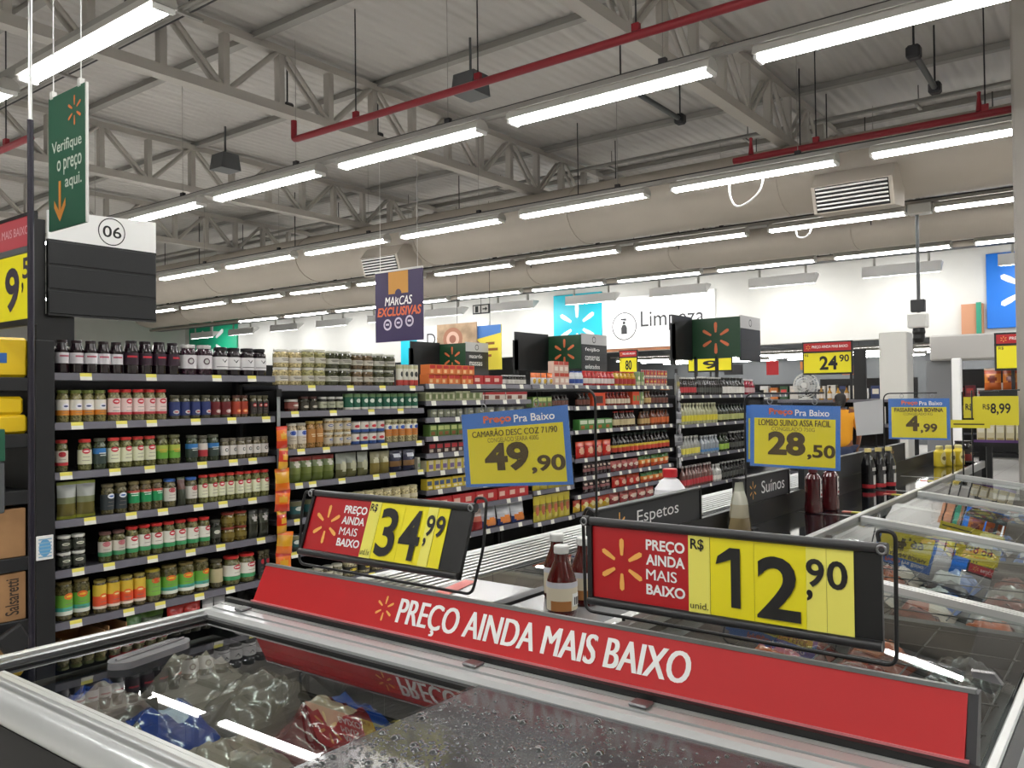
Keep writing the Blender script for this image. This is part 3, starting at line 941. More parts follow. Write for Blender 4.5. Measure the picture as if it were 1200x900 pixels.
def pouch(name, wd, h, d, bands, spot=None, lean=0.0, seed=0, gloss=.22, taper=0.0):
    """standing pillow bag with crimped top; bands: list of (v0, colour) from the bottom up"""
    rnd = random.Random(seed)
    nu, nv = 9, 12
    b = MB()
    ph = [rnd.uniform(0, 6.28) for _ in range(4)]
    def pt(u, v, side):
        e = max(0.0, 1 - abs(2 * u - 1) ** 3) * (max(0.0, 1 - abs(2 * v - .85) ** 2.6) if v > .425 else max(.35, 1 - abs(2 * v - .85) ** 4))
        e = min(1, max(.03, e))
        cr = .10 * sin(9 * u + ph[0] + 4 * v) * e + .07 * sin(14 * v + ph[1] - 5 * u) * e
        x = (u - .5) * wd * (1 - .05 * sin(pi * v)) * (1 - taper * v)
        y = side * d / 2 * (e + cr * .8)
        z = v * h
        return (x, y + lean * z, z)
    def col(u, v):
        c = bands[0][1]
        for v0, cc in bands:
            if v >= v0: c = cc
        if spot and ((u - .5) / spot[0]) ** 2 + ((v - spot[1]) / spot[2]) ** 2 < 1:
            c = spot[3]
        return mat(c, gloss, 0, .35, .5)
    for side in (-1, 1):
        vs = [pt(i / nu, j / nv, side) for j in range(nv + 1) for i in range(nu + 1)]
        groups = {}
        for j in range(nv):
            for i in range(nu):
                a = j * (nu + 1) + i
                q = (a, a + 1, a + nu + 2, a + nu + 1)
                groups.setdefault(col((i + .5) / nu, (j + .5) / nv), []).append(q if side < 0 else q[::-1])
        base = len(b.v)
        b.v += vs
        for m, fs in groups.items():
            k = b.mi(m)
            for f in fs:
                b.f.append(tuple(x + base for x in f)); b.m.append(k); b.sm.append(True)
    return b.build(name)

# kind -> (object name, category, one / many wording, builder(r, h))
K = {}
def kind(k, name, cat, many, fn): K[k] = (name, cat, many, fn)
kind('gj', 'juice_bottle', 'bottle', 'dark grape bottles with white labels', lambda r, h: bottle('juice_bottle', r, h, '#1c0d14', '#231318', [(.30, .62, '#d9d6da')], .6, .70, mark='#b5566a'))
kind('gd', 'juice_bottle', 'bottle', 'near-black grape bottles with red mark', lambda r, h: bottle('juice_bottle', r, h, '#170a12', '#1e1218', [(.28, .64, '#2c1626')], .6, .70, mark='#c02a3a'))
kind('go', 'juice_jar', 'jar', 'purple jars with round white label', lambda r, h: emblem_jar('juice_jar', r, h, '#2b0f1f', '#c9c6c4', '#d8d4d6', 'ring', '#5b4450'))
kind('gb', 'juice_jar', 'jar', 'black-lidded jars, white triangle label', lambda r, h: emblem_jar('juice_jar', r, h, '#170c12', '#17171a', '#e2e0e0', 'tri', '#1d1d20'))
GREEN, OLIVE, BROWN = '#6c6a35', '#5b5a30', '#5a4a2c'
kind('pw', 'pickle_jar', 'jar', 'jars with white and orange labels', lambda r, h: jar('pickle_jar', r, h, '#77703f', '#6f7a3a', [(.22, .38, '#d98a2c'), (.38, .70, '#e9e5da')], '#eceaf0', mark='#3b4a78'))
kind('pr', 'pickle_jar', 'jar', 'red-lidded jars with pinkish labels', lambda r, h: jar('pickle_jar', r, h, '#767048', '#c92f2f', [(.2, .28, '#c23b45'), (.28, .72, '#ecd5cf')], '#c9303c', mark='#f0dcd8', ovz=.62))
kind('ob', 'olive_jar', 'jar', 'small dark jars with blue label', lambda r, h: jar('olive_jar', r, h, '#4a4830', '#4c4a3a', [(.15, .72, '#28356b')], '#c9c7c4', ovz=.3, mark='#c22c34'))
kind('oa', 'olive_jar', 'jar', 'small dark jars with maroon label', lambda r, h: jar('olive_jar', r, h, '#4a4630', '#4c4a3a', [(.15, .72, '#6e1f22')], '#c9a7a0', ovz=.3, mark='#d8d0c8'))
kind('oo', 'olive_jar', 'jar', 'small jars with rust-orange label', lambda r, h: jar('olive_jar', r, h, '#5a4630', '#5a3a30', [(.15, .72, '#a23a24')], '#e0783c', ovz=.3, mark='#f0c8a0'))
kind('od', 'olive_jar', 'jar', 'small jars with blackish label', lambda r, h: jar('olive_jar', r, h, '#4c482e', '#5a5640', [(.15, .72, '#2c2420')], '#a8262c', ovz=.55, mark='#e0d8c8'))
kind('rb', 'pickle_jar', 'jar', 'red-lidded jar with red-edged label', lambda r, h: jar('pickle_jar', r, h, '#5e5c38', '#b93535', [(.2, .3, '#c33038'), (.3, .66, '#d8cfc0')], '#b52a35', ovz=.55))
kind('rc', 'pickle_jar', 'jar', 'red-lidded jars with cream labels', lambda r, h: jar('pickle_jar', r, h, '#6c6c3c', '#cc3a36', [(.2, .66, '#dfe0c2')], '#c52f3c', mark='#f2dcd8', ovz=.62))
kind('bb', 'olive_jar', 'jar', 'dark green jar with blue band', lambda r, h: jar('olive_jar', r, h, '#3c4630', '#5c5e50', [(.18, .5, '#33413a'), (.5, .68, '#2f74b4')], None, mark='#c9cfc8'))
kind('gl', 'olive_jar', 'jar', 'jars with bright green label', lambda r, h: jar('olive_jar', r, h, '#5c5c34', '#6a6a4c', [(.2, .46, '#6aa83c'), (.46, .66, '#a8b84a')], None, mark='#d8a83c'))
kind('rs', 'olive_jar', 'jar', 'slim jar with red and white label', lambda r, h: jar('olive_jar', r, h, '#4c4a34', '#5a564a', [(.2, .45, '#b5323a'), (.45, .7, '#cfc6bc')]))
kind('wb', 'olive_jar', 'jar', 'jars with white label, dark roundel', lambda r, h: emblem_jar('olive_jar', r, h, '#5a5238', '#6a6458', '#d8d3cc', 'ring', '#3a3836'))
kind('pg', 'snack_pouch', 'pouch', 'clear olive pouches with yellow-green edges', lambda r, h: pouch('olive_pouch', 2 * r, h, .06, [(0, '#9aa03c'), (.06, '#6c6434'), (.45, '#7d8260'), (.6, '#a7aba5'), (.95, '#8e9a3a')], seed=3))
kind('dw', 'olive_jar', 'jar', 'dark jars with blue-white emblem', lambda r, h: jar('olive_jar', r, h, '#5a5436', '#6c6448', [(.15, .66, '#2c3438')], '#e4e8ee', mark='#2f5ca8', ovz=.6))
kind('gg', 'olive_jar', 'jar', 'jars with emerald green label', lambda r, h: jar('olive_jar', r, h, '#5f5234', '#7a7048', [(.28, .62, '#1f8f55'), (.62, .7, '#c7564c')], None, mark='#d7e8da'))
kind('bl', 'olive_jar', 'jar', 'blue-lidded jar with whitish label', lambda r, h: jar('olive_jar', r, h, '#5f5a3c', '#3a66b0', [(.22, .68, '#d6d3c8')], '#b8545a', ovz=.6))
kind('dp', 'olive_pouch', 'pouch', 'dark leaning pouch', lambda r, h: pouch('olive_pouch', 2 * r, h, .05, [(0, '#33382a'), (.6, '#5c3a30'), (.9, '#4a5238')], lean=.08, seed=5))
kind('sk', 'tapenade_jar', 'jar', 'squat dark jars with white lid', lambda r, h: jar('tapenade_jar', r, h, '#26281f', '#e0e0d8', [(.2, .72, '#353a30')], '#d8d9c8', mark='#3c4a2c', neck=.9, lidh=.012, sh=.7))
kind('rg', 'pickle_jar', 'jar', 'dull-lidded jars with faded labels', lambda r, h: jar('pickle_jar', r, h, '#55532f', '#6b4a44', [(.2, .34, '#3c8a5a'), (.34, .68, '#cfc9bd')], '#c27078', ovz=.6))
kind('rw', 'pickle_jar', 'jar', 'red-lidded jars, white-green label', lambda r, h: jar('pickle_jar', r, h, '#5e5c32', '#c9302f', [(.18, .32, '#3f9a62'), (.32, .70, '#e4e2d6')], '#c52f3c', mark='#f2dcd8', ovz=.62))
kind('dk', 'olive_jar', 'jar', 'small dark jar with pale roundel', lambda r, h: jar('olive_jar', r, h, '#2a2c22', '#54544a', [(.25, .7, '#3c4236')], '#c8cabc', ovz=.5))
kind('sb', 'pepper_jar', 'jar', 'squat brown pepper jars', lambda r, h: jar('pepper_jar', r, h, '#6b5a22', '#8c3c30', [(.3, .6, '#7a6a2c')], None, neck=.9, lidh=.01, sh=.7))
kind('db', 'olive_pouch', 'pouch', 'dark clear bags with white mark', lambda r, h: pouch('olive_pouch', 2 * r, h, .05, [(0, '#33352a'), (.5, '#474a3e'), (.85, '#2b2d28')], (.25, .7, .1, '#c8c4c0'), seed=8))
kind('gx', 'pickle_jar', 'jar', 'large jars, orange emblem, green label', lambda r, h: jar('pickle_jar', r, h, '#5c5630', '#7a6c3c', [(.14, .24, '#e3e8da'), (.24, .34, '#4ab0a0'), (.34, .66, '#6fae3e')], '#e8702a', mark='#f2c23c', ovz=.62, sh=.82))
kind('ox', 'pickle_jar', 'jar', 'jars with orange-red label, yellow top', lambda r, h: jar('pickle_jar', r, h, '#5c5030', '#8c803c', [(.14, .22, '#e8d8c8'), (.22, .52, '#e0512c'), (.52, .86, '#d8b83a')], '#e8702a', mark='#f4d8a0', ovz=.52, sh=.82))
kind('gy', 'pickle_jar', 'jar', 'jar with plain green label', lambda r, h: jar('pickle_jar', r, h, '#5c5630', '#a8982c', [(.2, .72, '#7fb84a')], '#d0582c', ovz=.66, sh=.82))
kind('dc', 'olive_jar', 'jar', 'dark tall jar with cream label', lambda r, h: jar('olive_jar', r, h, '#4a4528', '#5a5640', [(.2, .68, '#b9ae88')]))
kind('bk', 'olive_jar', 'jar', 'jars with black label, red emblem', lambda r, h: jar('olive_jar', r, h, '#4a4630', '#54503c', [(.15, .72, '#24262a')], '#b52a35', ovz=.62))
kind('ct', 'product_tray', 'tray', 'open brown cardboard tray', lambda r, h: tray(r, h))
kind('gr', 'snack_pouch', 'pouch', 'green and red pouch', lambda r, h: pouch('snack_pouch', 2 * r, h, .06, [(0, '#a04a2c'), (.4, '#3c6a34'), (.8, '#4c7a3a')], seed=2))
kind('sd', 'salad_bag', 'bag', 'dark shiny salad bag with red mark', lambda r, h: pouch('salad_bag', 2 * r, h, .09, [(0, '#2c3a24'), (.5, '#3c4a34'), (.8, '#5a7a3a')], (.2, .3, .15, '#b8322c'), seed=14))
kind('rt', 'snack_pouch', 'pouch', 'pouches with red tops', lambda r, h: pouch('snack_pouch', 2 * r, h, .06, [(0, '#7a6a4c'), (.5, '#8c4a34'), (.62, '#b8322c')], (.3, .4, .12, '#c8b89a'), seed=4))
kind('sv', 'snack_pouch', 'pouch', 'silver-white pouches', lambda r, h: pouch('snack_pouch', 2 * r, h, .06, [(0, '#b4b5b8'), (.5, '#cfcfd0'), (.8, '#a8a9ac')], seed=6))
# second unit
kind('cj', 'preserve_jar', 'jar', 'cream preserve jars with white lid', lambda r, h: jar('preserve_jar', r, h, '#b3a476', '#d8d6cc', [(.25, .55, '#cfc9bb')], None, mark='#4a463c', neck=.88, sh=.76))
kind('oj', 'preserve_jar', 'jar', 'pale olive preserve jars', lambda r, h: jar('preserve_jar', r, h, '#8f8a5a', '#cfcdbf', [(.25, .55, '#c4c0b0')], None, mark='#4a463c', neck=.88, sh=.76))
kind('gk', 'preserve_jar', 'jar', 'dark green preserve jars', lambda r, h: jar('preserve_jar', r, h, '#3e4028', '#c4c4b8', [(.25, .55, '#b9b7aa')], None, mark='#2c2c28', neck=.88, sh=.76))
kind('bj', 'preserve_jar', 'jar', 'brownish preserve jars', lambda r, h: jar('preserve_jar', r, h, '#5c4a30', '#c4c4b8', [(.25, .55, '#bdb7a8')], None, mark='#2c2c28', neck=.88, sh=.76))
kind('wr', 'vegetable_can', 'can', 'tall white cans with red base', lambda r, h: can('vegetable_can', r, h, [(.04, .28, '#b8453c'), (.28, .8, '#dcdacb'), (.8, .97, '#b8b690')], '#3a3c38'))
kind('rj', 'sauce_jar', 'jar', 'squat red-brown jar', lambda r, h: jar('sauce_jar', r, h, '#5a2a20', '#cfcdc6', [(.25, .75, '#8c4a40')], '#d8c8bc', neck=.9))
kind('dj', 'olive_jar', 'jar', 'dark brown-lidded small jars', lambda r, h: jar('olive_jar', r, h, '#2e2c20', '#4a2c28', [(.2, .6, '#3a3628')], '#c9c2ae', ovz=.3))
kind('dl', 'olive_jar', 'jar', 'dark small jars with pale label', lambda r, h: jar('olive_jar', r, h, '#2a2c24', '#e0e0d8', [(.2, .65, '#b9bba0')], None, mark='#3c4a3c'))
kind('gt', 'vegetable_can', 'can', 'cans with dark green label', lambda r, h: can('vegetable_can', r, h, [(.03, .16, '#d8d8cc'), (.16, .78, '#23604a'), (.78, .97, '#6a8a5c')], '#d5ded2'))
kind('wo', 'palm_jar', 'jar', 'white jars with blue emblem', lambda r, h: jar('palm_jar', r, h, '#b9a988', '#c8c4b4', [(.2, .5, '#cfc4b0'), (.5, .72, '#d9dce6')], '#2c4ca0', ovz=.62))
kind('ot', 'palm_jar', 'jar', 'tall orange-brown jars', lambda r, h: jar('palm_jar', r, h, '#9a7440', '#b89a50', [(.2, .7, '#b07a3c')], None, mark='#e8d8b0'))
kind('cs', 'palm_jar', 'jar', 'squat cream jars with blue-white label', lambda r, h: jar('palm_jar', r, h, '#b09a6c', '#d0ccbc', [(.2, .65, '#c9bfa8')], '#2f4a90', mark='#e8e8e0', neck=.92, sh=.76))
kind('ws', 'fish_can', 'can', 'short white cans with red label', lambda r, h: can('fish_can', r, h, [(.05, .3, '#32508c'), (.3, .9, '#d8d2c8')], '#c23038'))
kind('or2', 'mushroom_jar', 'jar', 'pale jars with blue-orange label', lambda r, h: jar('mushroom_jar', r, h, '#a39a72', '#c2bf9c', [(.28, .58, '#c27a34'), (.58, .78, '#dcdcd4')], '#2f55a8', ovz=.66))
kind('gp', 'snack_pouch', 'pouch', 'green pouches with red tops', lambda r, h: pouch('snack_pouch', 2 * r, h, .07, [(0, '#5c6a2c'), (.3, '#6f7a3a'), (.6, '#7d8a60'), (.85, '#9a3c34')], (.25, .7, .12, '#c8c4b0'), seed=12))
kind('cp', 'olive_bag', 'bag', 'large clear bags', lambda r, h: pouch('olive_bag', 2 * r, h, .08, [(0, '#67653f'), (.35, '#8a8a70'), (.6, '#a2a79c')], (.3, .45, .2, '#b8b79a'), seed=13))
kind('op', 'olive_bag', 'bag', 'narrow clear olive bags', lambda r, h: pouch('olive_bag', 2 * r, h, .05, [(0, '#7a6c34'), (.5, '#8f8a68')], (.3, .6, .12, '#c8c4a4'), seed=15))
kind('np', 'snack_pouch', 'pouch', 'navy pouches with brown window', lambda r, h: pouch('snack_pouch', 2 * r, h, .06, [(0, '#23263a'), (.25, '#7a5c3a'), (.5, '#2a2e44'), (.9, '#3a3f54')], (.3, .75, .08, '#c8ccd8'), seed=16))
kind('tb', 'tea_box', 'box', 'low greyish boxes', lambda r, h: carton('tea_box', 2 * r, h, .12, '#b8b6a8', [(.1, .9, .2, .5, '#7c9a6a')]))
kind('tt', 'olive_can', 'can', 'dark teal-labelled jars', lambda r, h: can('olive_can', r, h, [(.05, .25, '#3a3c34'), (.25, .7, '#2c5a5c'), (.7, .97, '#6a684c')], '#c9d0c8'))
kind('cm', 'mushroom_jar', 'jar', 'cream-coloured jars', lambda r, h: jar('mushroom_jar', r, h, '#b5aa80', '#c2b890', [(.25, .5, '#c8c0a0')], None, neck=.88))
kind('yb', 'condiment_jar', 'jar', 'small jars, black and yellow label', lambda r, h: jar('condiment_jar', r, h, '#a8a07c', '#c8c4b4', [(.2, .6, '#2c2c28')], '#d8c03c', ovz=.42, neck=.88))
kind('ck', 'condiment_jar', 'jar', 'small cream-labelled jars', lambda r, h: jar('condiment_jar', r, h, '#6a6448', '#c8c4b4', [(.2, .65, '#c8c4b0')], None, mark='#4a4a40', neck=.88))
# third, fourth unit
kind('ob2', 'broth_box', 'box', 'orange boxes with red patch', lambda r, h: carton('broth_box', 2 * r, h, .1, '#d8763a', [(.1, .9, .6, .95, '#c2302c'), (.2, .6, .15, .5, '#e8c088')]))
kind('rx', 'broth_box', 'box', 'flat red boxes', lambda r, h: carton('broth_box', 2 * r, h, .1, '#b3282a', [(.1, .6, .3, .7, '#e0b8a8')]))
kind('bw', 'spice_bottle', 'bottle', 'small black bottles with white caps', lambda r, h: bottle('spice_bottle', r, h, '#201c1c', '#d8d8d4', [(.1, .55, '#c8c4bc')], .7, .62, 10, single=True))
kind('fx', 'tuna_box', 'box', 'flat pale green boxes', lambda r, h: carton('tuna_box', 2 * r, h, .12, '#a8aa88', [(.05, .6, .2, .8, '#6c7a4c'), (.62, .95, .3, .7, '#c8c8a8')]))
kind('fr', 'tuna_box', 'box', 'flat red and white boxes', lambda r, h: carton('tuna_box', 2 * r, h, .12, '#d8cfc4', [(.0, 1, .6, 1, '#b83038'), (.1, .5, .1, .5, '#7a4a3a')]))
kind('fs', 'fish_can', 'can', 'small grey-green tins', lambda r, h: can('fish_can', r, h, [(.1, .9, '#8f937c')], '#d0d0c0', 10))
kind('gs', 'seasoning_box', 'box', 'small green seasoning boxes', lambda r, h: carton('seasoning_box', 2 * r, h, .08, '#5c7a3c', [(.1, .9, .55, .9, '#b8c47c'), (.2, .7, .1, .4, '#8c5a34')]))
kind('rk', 'seasoning_box', 'box', 'small dark boxes with red patch', lambda r, h: carton('seasoning_box', 2 * r, h, .08, '#3a2c2c', [(.1, .9, .5, .9, '#b0343a'), (.1, .6, .1, .4, '#c0b8a8')]))
kind('yw', 'soup_box', 'box', 'small yellow and white boxes', lambda r, h: carton('soup_box', 2 * r, h, .07, '#d5cda8', [(0, .3, 0, 1, '#c8b43c'), (.35, .9, .2, .6, '#7c6a94')]))
kind('yu', 'soup_box', 'box', 'yellow boxes with blue patch', lambda r, h: carton('soup_box', 2 * r, h, .07, '#d8c040', [(.1, .8, .4, .8, '#46587c'), (.3, .9, .1, .3, '#e8e0b8')]))
kind('nb', 'noodle_bag', 'bag', 'silver-blue noodle bags, orange bowl picture', lambda r, h: pouch('noodle_bag', 2 * r, h, .08, [(0, '#2c3a6a'), (.3, '#b9bcc2'), (.55, '#cfd2d6')], (.38, .28, .2, '#d8823c'), lean=.15, seed=21))
kind('rp', 'noodle_bag', 'bag', 'red patterned bags', lambda r, h: pouch('noodle_bag', 2 * r, h, .06, [(0, '#8c2c2c'), (.4, '#b86a5a'), (.7, '#c8b8b0')], lean=.12, seed=22))
kind('ow', 'soup_pouch', 'pouch', 'white pouches with orange tops', lambda r, h: pouch('soup_pouch', 2 * r, h, .04, [(0, '#d8d6d4'), (.6, '#e0702c')], (.3, .3, .2, '#caa23c'), seed=23))
kind('pb', 'soup_box', 'box', 'pinkish boxes in two layers', lambda r, h: carton('soup_box', 2 * r, h, .07, '#d0b0a0', [(.05, .95, .7, 1, '#b8402c'), (.2, .8, .2, .55, '#e8dcd0')]))
kind('bb2', 'sauce_bottle', 'bottle', 'white bottles with blue band', lambda r, h: bottle('sauce_bottle', r, h, '#d8d8da', '#3a56a0', [(.15, .45, '#38549c')], .6, .66, 10, single=True))
kind('dk2', 'sauce_bottle', 'bottle', 'small blackish sauce bottles', lambda r, h: bottle('sauce_bottle', r, h, '#241a18', '#2c2c2c', [(.12, .5, '#6a3c30')], .45, .6, 10, single=True))
kind('rdp', 'snack_pouch', 'pouch', 'red pouches beside the price card', lambda r, h: pouch('snack_pouch', 2 * r, h, .05, [(0, '#b0302c'), (.5, '#c8543c')], (.3, .6, .15, '#e0c8b0'), seed=25))
kind('yp', 'spice_packet', 'packet', 'yellow hanging spice packets', lambda r, h: pouch('spice_packet', 2 * r, h, .03, [(0, '#b8a838'), (.4, '#8c7a3c'), (.7, '#c8b840')], (.3, .45, .18, '#a8542c'), seed=26))
# fifth unit
kind('kt', 'ketchup_bottle', 'bottle', 'red sauce bottles with white label', lambda r, h: bottle('ketchup_bottle', r, h, '#b0201f', '#c83230', [(.15, .5, '#d9cfc8')], .55, .62, 10, single=True))
kind('yr', 'sauce_bottle', 'bottle', 'yellow and red sauce bottles', lambda r, h: bottle('sauce_bottle', r, h, '#c29a2c', '#b02c28', [(.12, .5, '#a83028')], .55, .62, 10, single=True))
kind('gc', 'vegetable_can', 'can', 'pale green cans', lambda r, h: can('vegetable_can', r, h, [(.05, .3, '#c8c8a0'), (.3, .95, '#7a9a58')], '#d8d8c0', 10))
kind('rn', 'tomato_can', 'can', 'short red cans in two layers', lambda r, h: can('tomato_can', r, h, [(.08, .3, '#d8c8b8'), (.3, .92, '#b83434')], '#d8b058', 10))
kind('rf', 'display_box', 'box', 'bright red-orange open display box', lambda r, h: carton('display_box', 2 * r, h, .2, '#d04a28', [(.2, .8, .2, .75, '#4c2c24')]))
kind('sm', 'sauce_bottle', 'bottle', 'slim pepper sauce bottles', lambda r, h: bottle('sauce_bottle', r, h, '#7c2c20', '#b83c30', [(.15, .5, '#cfc0a8')], .4, .55, 9, single=True))
kind('rf2', 'seasoning_box', 'box', 'orange-red upright boxes', lambda r, h: carton('seasoning_box', 2 * r, h, .1, '#c8482c', [(.2, .8, .3, .7, '#6c8a4c')]))
kind('bn', 'sauce_bottle', 'bottle', 'brown sauce bottles', lambda r, h: bottle('sauce_bottle', r, h, '#5a3420', '#8c6a4c', [(.15, .5, '#b89a64')], .42, .58, 9, single=True))
kind('gbag', 'stock_box', 'box', 'green and white leaning packets', lambda r, h: carton('stock_box', 2 * r, h, .08, '#47803f', [(.1, .9, .55, .9, '#c8d0bc'), (.2, .6, .1, .4, '#a8642c')]))
kind('bl2', 'sauce_bottle', 'bottle', 'dark bottles with cream label', lambda r, h: bottle('sauce_bottle', r, h, '#3a2418', '#a8342c', [(.15, .5, '#c2b48c')], .4, .56, 9, single=True))
kind('orb', 'sauce_bottle', 'bottle', 'amber bottles with orange label', lambda r, h: bottle('sauce_bottle', r, h, '#6a3418', '#4c2c20', [(.15, .5, '#c2602c')], .4, .56, 9, single=True))
kind('rbag', 'seasoning_bag', 'bag', 'red bags with pale patch', lambda r, h: pouch('seasoning_bag', 2 * r, h, .06, [(0, '#b82c24'), (.75, '#c8482c')], (.32, .45, .2, '#d8a488'), seed=31))
kind('soy', 'soy_bottle', 'bottle', 'black soy bottles with red-yellow label', lambda r, h: bottle('soy_bottle', r, h, '#15100e', '#24342c', [(.1, .32, '#b83c2c'), (.32, .44, '#c8b03c')], .4, .56, 9, single=True))
kind('hpk', 'spice_packet', 'packet', 'dark hanging packets with pink print', lambda r, h: pouch('spice_packet', 2 * r, h, .03, [(0, '#2c2024'), (.3, '#8c5c5c'), (.6, '#3a2c30')], (.3, .75, .1, '#c8b0a0'), seed=32))
kind('pbag', 'seasoning_bag', 'bag', 'pink and red seasoning bags', lambda r, h: pouch('seasoning_bag', 2 * r, h, .06, [(0, '#8c3a3c'), (.5, '#b8605c')], (.35, .5, .2, '#d0b8a8'), seed=33))
kind('gob', 'seasoning_bag', 'bag', 'orange and green seasoning bags', lambda r, h: pouch('seasoning_bag', 2 * r, h, .06, [(0, '#c0502c'), (.35, '#d8803c'), (.65, '#4c7a44')], (.3, .45, .15, '#e0c890'), seed=34))
kind('ybag', 'spice_packet', 'packet', 'yellow and red packets', lambda r, h: pouch('spice_packet', 2 * r, h, .04, [(0, '#b8982c'), (.5, '#c0402c')], (.35, .55, .2, '#d8c88c'), seed=35))
# bottle unit
kind('sj', 'silver_jar', 'jar', 'silver-topped jars at left end', lambda r, h: can('silver_jar', r, h, [(.05, .6, '#8f8a80')], '#c8b858', 10))
kind('rlb', 'vinegar_bottle', 'bottle', 'dark bottles with red label', lambda r, h: bottle('vinegar_bottle', r, h, '#241a18', '#c0c0bc', [(.15, .45, '#b0343a')], .42, .56, 9, single=True))
kind('dkb', 'wine_bottle', 'bottle', 'black bottles with dark label', lambda r, h: bottle('wine_bottle', r, h, '#141414', '#a8a8a4', [(.15, .42, '#4a4c48')], .38, .56, 9, single=True))
kind('wlb', 'wine_bottle', 'bottle', 'black bottles with white label', lambda r, h: bottle('wine_bottle', r, h, '#161616', '#24241f', [(.1, .48, '#dcdad4')], .38, .56, 9, single=True))
kind('pkb', 'drink_bottle', 'bottle', 'pinkish-red bottles at right end', lambda r, h: bottle('drink_bottle', r, h, '#8c2434', '#d0c8c8', [(.15, .45, '#c8a8ac')], .42, .6, 9, single=True))
kind('oil', 'oil_bottle', 'bottle', 'pale oil bottles with yellow label', lambda r, h: bottle('oil_bottle', r, h, '#a5a684', '#c8c8a8', [(.15, .42, '#c8bc34')], .36, .58, 9, single=True))
kind('dgb', 'oil_bottle', 'bottle', 'dark green oil bottles', lambda r, h: bottle('oil_bottle', r, h, '#1c261a', '#2a2a28', [(.12, .42, '#a8ac6c')], .36, .56, 9, single=True))
kind('clb', 'vinegar_bottle', 'bottle', 'clear bottles with yellow-white label', lambda r, h: bottle('vinegar_bottle', r, h, '#9a9c98', '#c0c0b8', [(.12, .4, '#d0c454')], .36, .56, 9, single=True))
kind('cbb', 'vinegar_bottle', 'bottle', 'clear bottles with blue label', lambda r, h: bottle('vinegar_bottle', r, h, '#8f969c', '#b8bcc0', [(.12, .26, '#4a7cb0')], .36, .56, 9, single=True))
kind('grb', 'vinegar_bottle', 'bottle', 'green bottles with lime label', lambda r, h: bottle('vinegar_bottle', r, h, '#22301c', '#3a3a34', [(.12, .42, '#8cac44')], .38, .56, 9, single=True))
kind('rcb', 'vinegar_bottle', 'bottle', 'reddish clear bottles with red label', lambda r, h: bottle('vinegar_bottle', r, h, '#6c4a44', '#b8b0ac', [(.1, .36, '#b23038')], .36, .56, 9, single=True))
kind('whb', 'vinegar_bottle', 'bottle', 'whitish clear bottles', lambda r, h: bottle('vinegar_bottle', r, h, '#b0b0ac', '#c8c8c4', [(.12, .36, '#d8d4cc')], .36, .56, 9, single=True))

def tray(r, h):
    wd, d = 2 * r, .3
    b = MB()
    t = .006
    b.box(-wd / 2, wd / 2, -d / 2, d / 2, 0, t, 'card')
    b.box(-wd / 2, wd / 2, d / 2 - t, d / 2, t, h, 'card'); b.box(-wd / 2, -wd / 2 + t, -d / 2, d / 2 - t, t, h * .9, 'card'); b.box(wd / 2 - t, wd / 2, -d / 2, d / 2 - t, t, h * .9, 'card')
    b.box(-wd / 2 + t, wd / 2 - t, -d / 2, -d / 2 + t, t, h * .35, 'card')
    return b.build('product_tray')

SHN = ['top', 'second', 'third', 'fourth', 'fifth', 'sixth', 'seventh', 'eighth', 'lowest']
BAYN = {'A': 'first unit', 'B': 'second unit', 'C': 'third unit', 'D': 'fourth unit', 'E': 'fifth unit', 'F': 'bottle unit'}
SEEN, TOT = {}, {}
for q in RUNS:
    TOT[q[:3]] = TOT.get(q[:3], 0) + 1
for bay, sh, kd, n, X0, X1, h, layers in RUNS:
    name, cat, many, fn = K[kd]
    pitch = (X1 - X0) / n
    z = SHELF_Z[bay][sh] + .0005
    flat = cat in ('pouch', 'bag', 'packet', 'box', 'tray')
    r = pitch * (.485 if flat else .47)
    if not flat:
        r = min(r, .056)
    lim = {'A': .21, 'B': .2, 'C': .12, 'D': .2, 'E': .17, 'F': .3}[bay]
    if sh > 0:
        gap = SHELF_Z[bay][sh - 1] - SHELF_Z[bay][sh] - .055
        h = min(h, gap / layers - .001)
    src = fn(r, h)
    used = False
    ymin = min(v.co.y for v in src.data.vertices)
    key = (bay, sh, kd)
    SEEN[key] = SEEN.get(key, 0) + 1
    rep = '' if TOT[key] == 1 else {1: ' left part', 2: ' right part' if TOT[key] == 2 else ' middle part', 3: ' right part'}[SEEN[key]]
    for L in range(layers):
        for i in range(n):
            o = src if not used else dup(src)
            used = True
            if flat:
                y = YF + .018 - ymin + random.uniform(0, .012)
                rz = random.uniform(-.02, .02)
            else:
                y = YF + .018 + r + random.uniform(0, .014)
                rz = random.uniform(-.3, .3)
            x = X0 + pitch * (i + .5)
            if L:
                y = YF + .022 + r
            o.location = (x, y, z + L * (h + .0005))
            o.rotation_euler = (0, 0, rz)
            where = '%s shelf%s, %s' % (SHN[sh], rep, BAYN[bay])
            lay = ('upper ' if L else 'lower ') if layers > 1 else ''
            if n == 1:
                lb = '%s, %s' % (many, where)
            else:
                for fm in ('%s%s from left of %s %s, %s', '%s%s of %s %s, %s'):
                    lb = fm % (lay, ORD[i + 1], NUM[n], many, where)
                    if len(lb.split()) <= 16:
                        break
            tag(o, lb, cat, '%s on the %s shelf of the %s' % (many, SHN[sh], BAYN[bay]))
            assert len(lb.split()) <= 16, lb

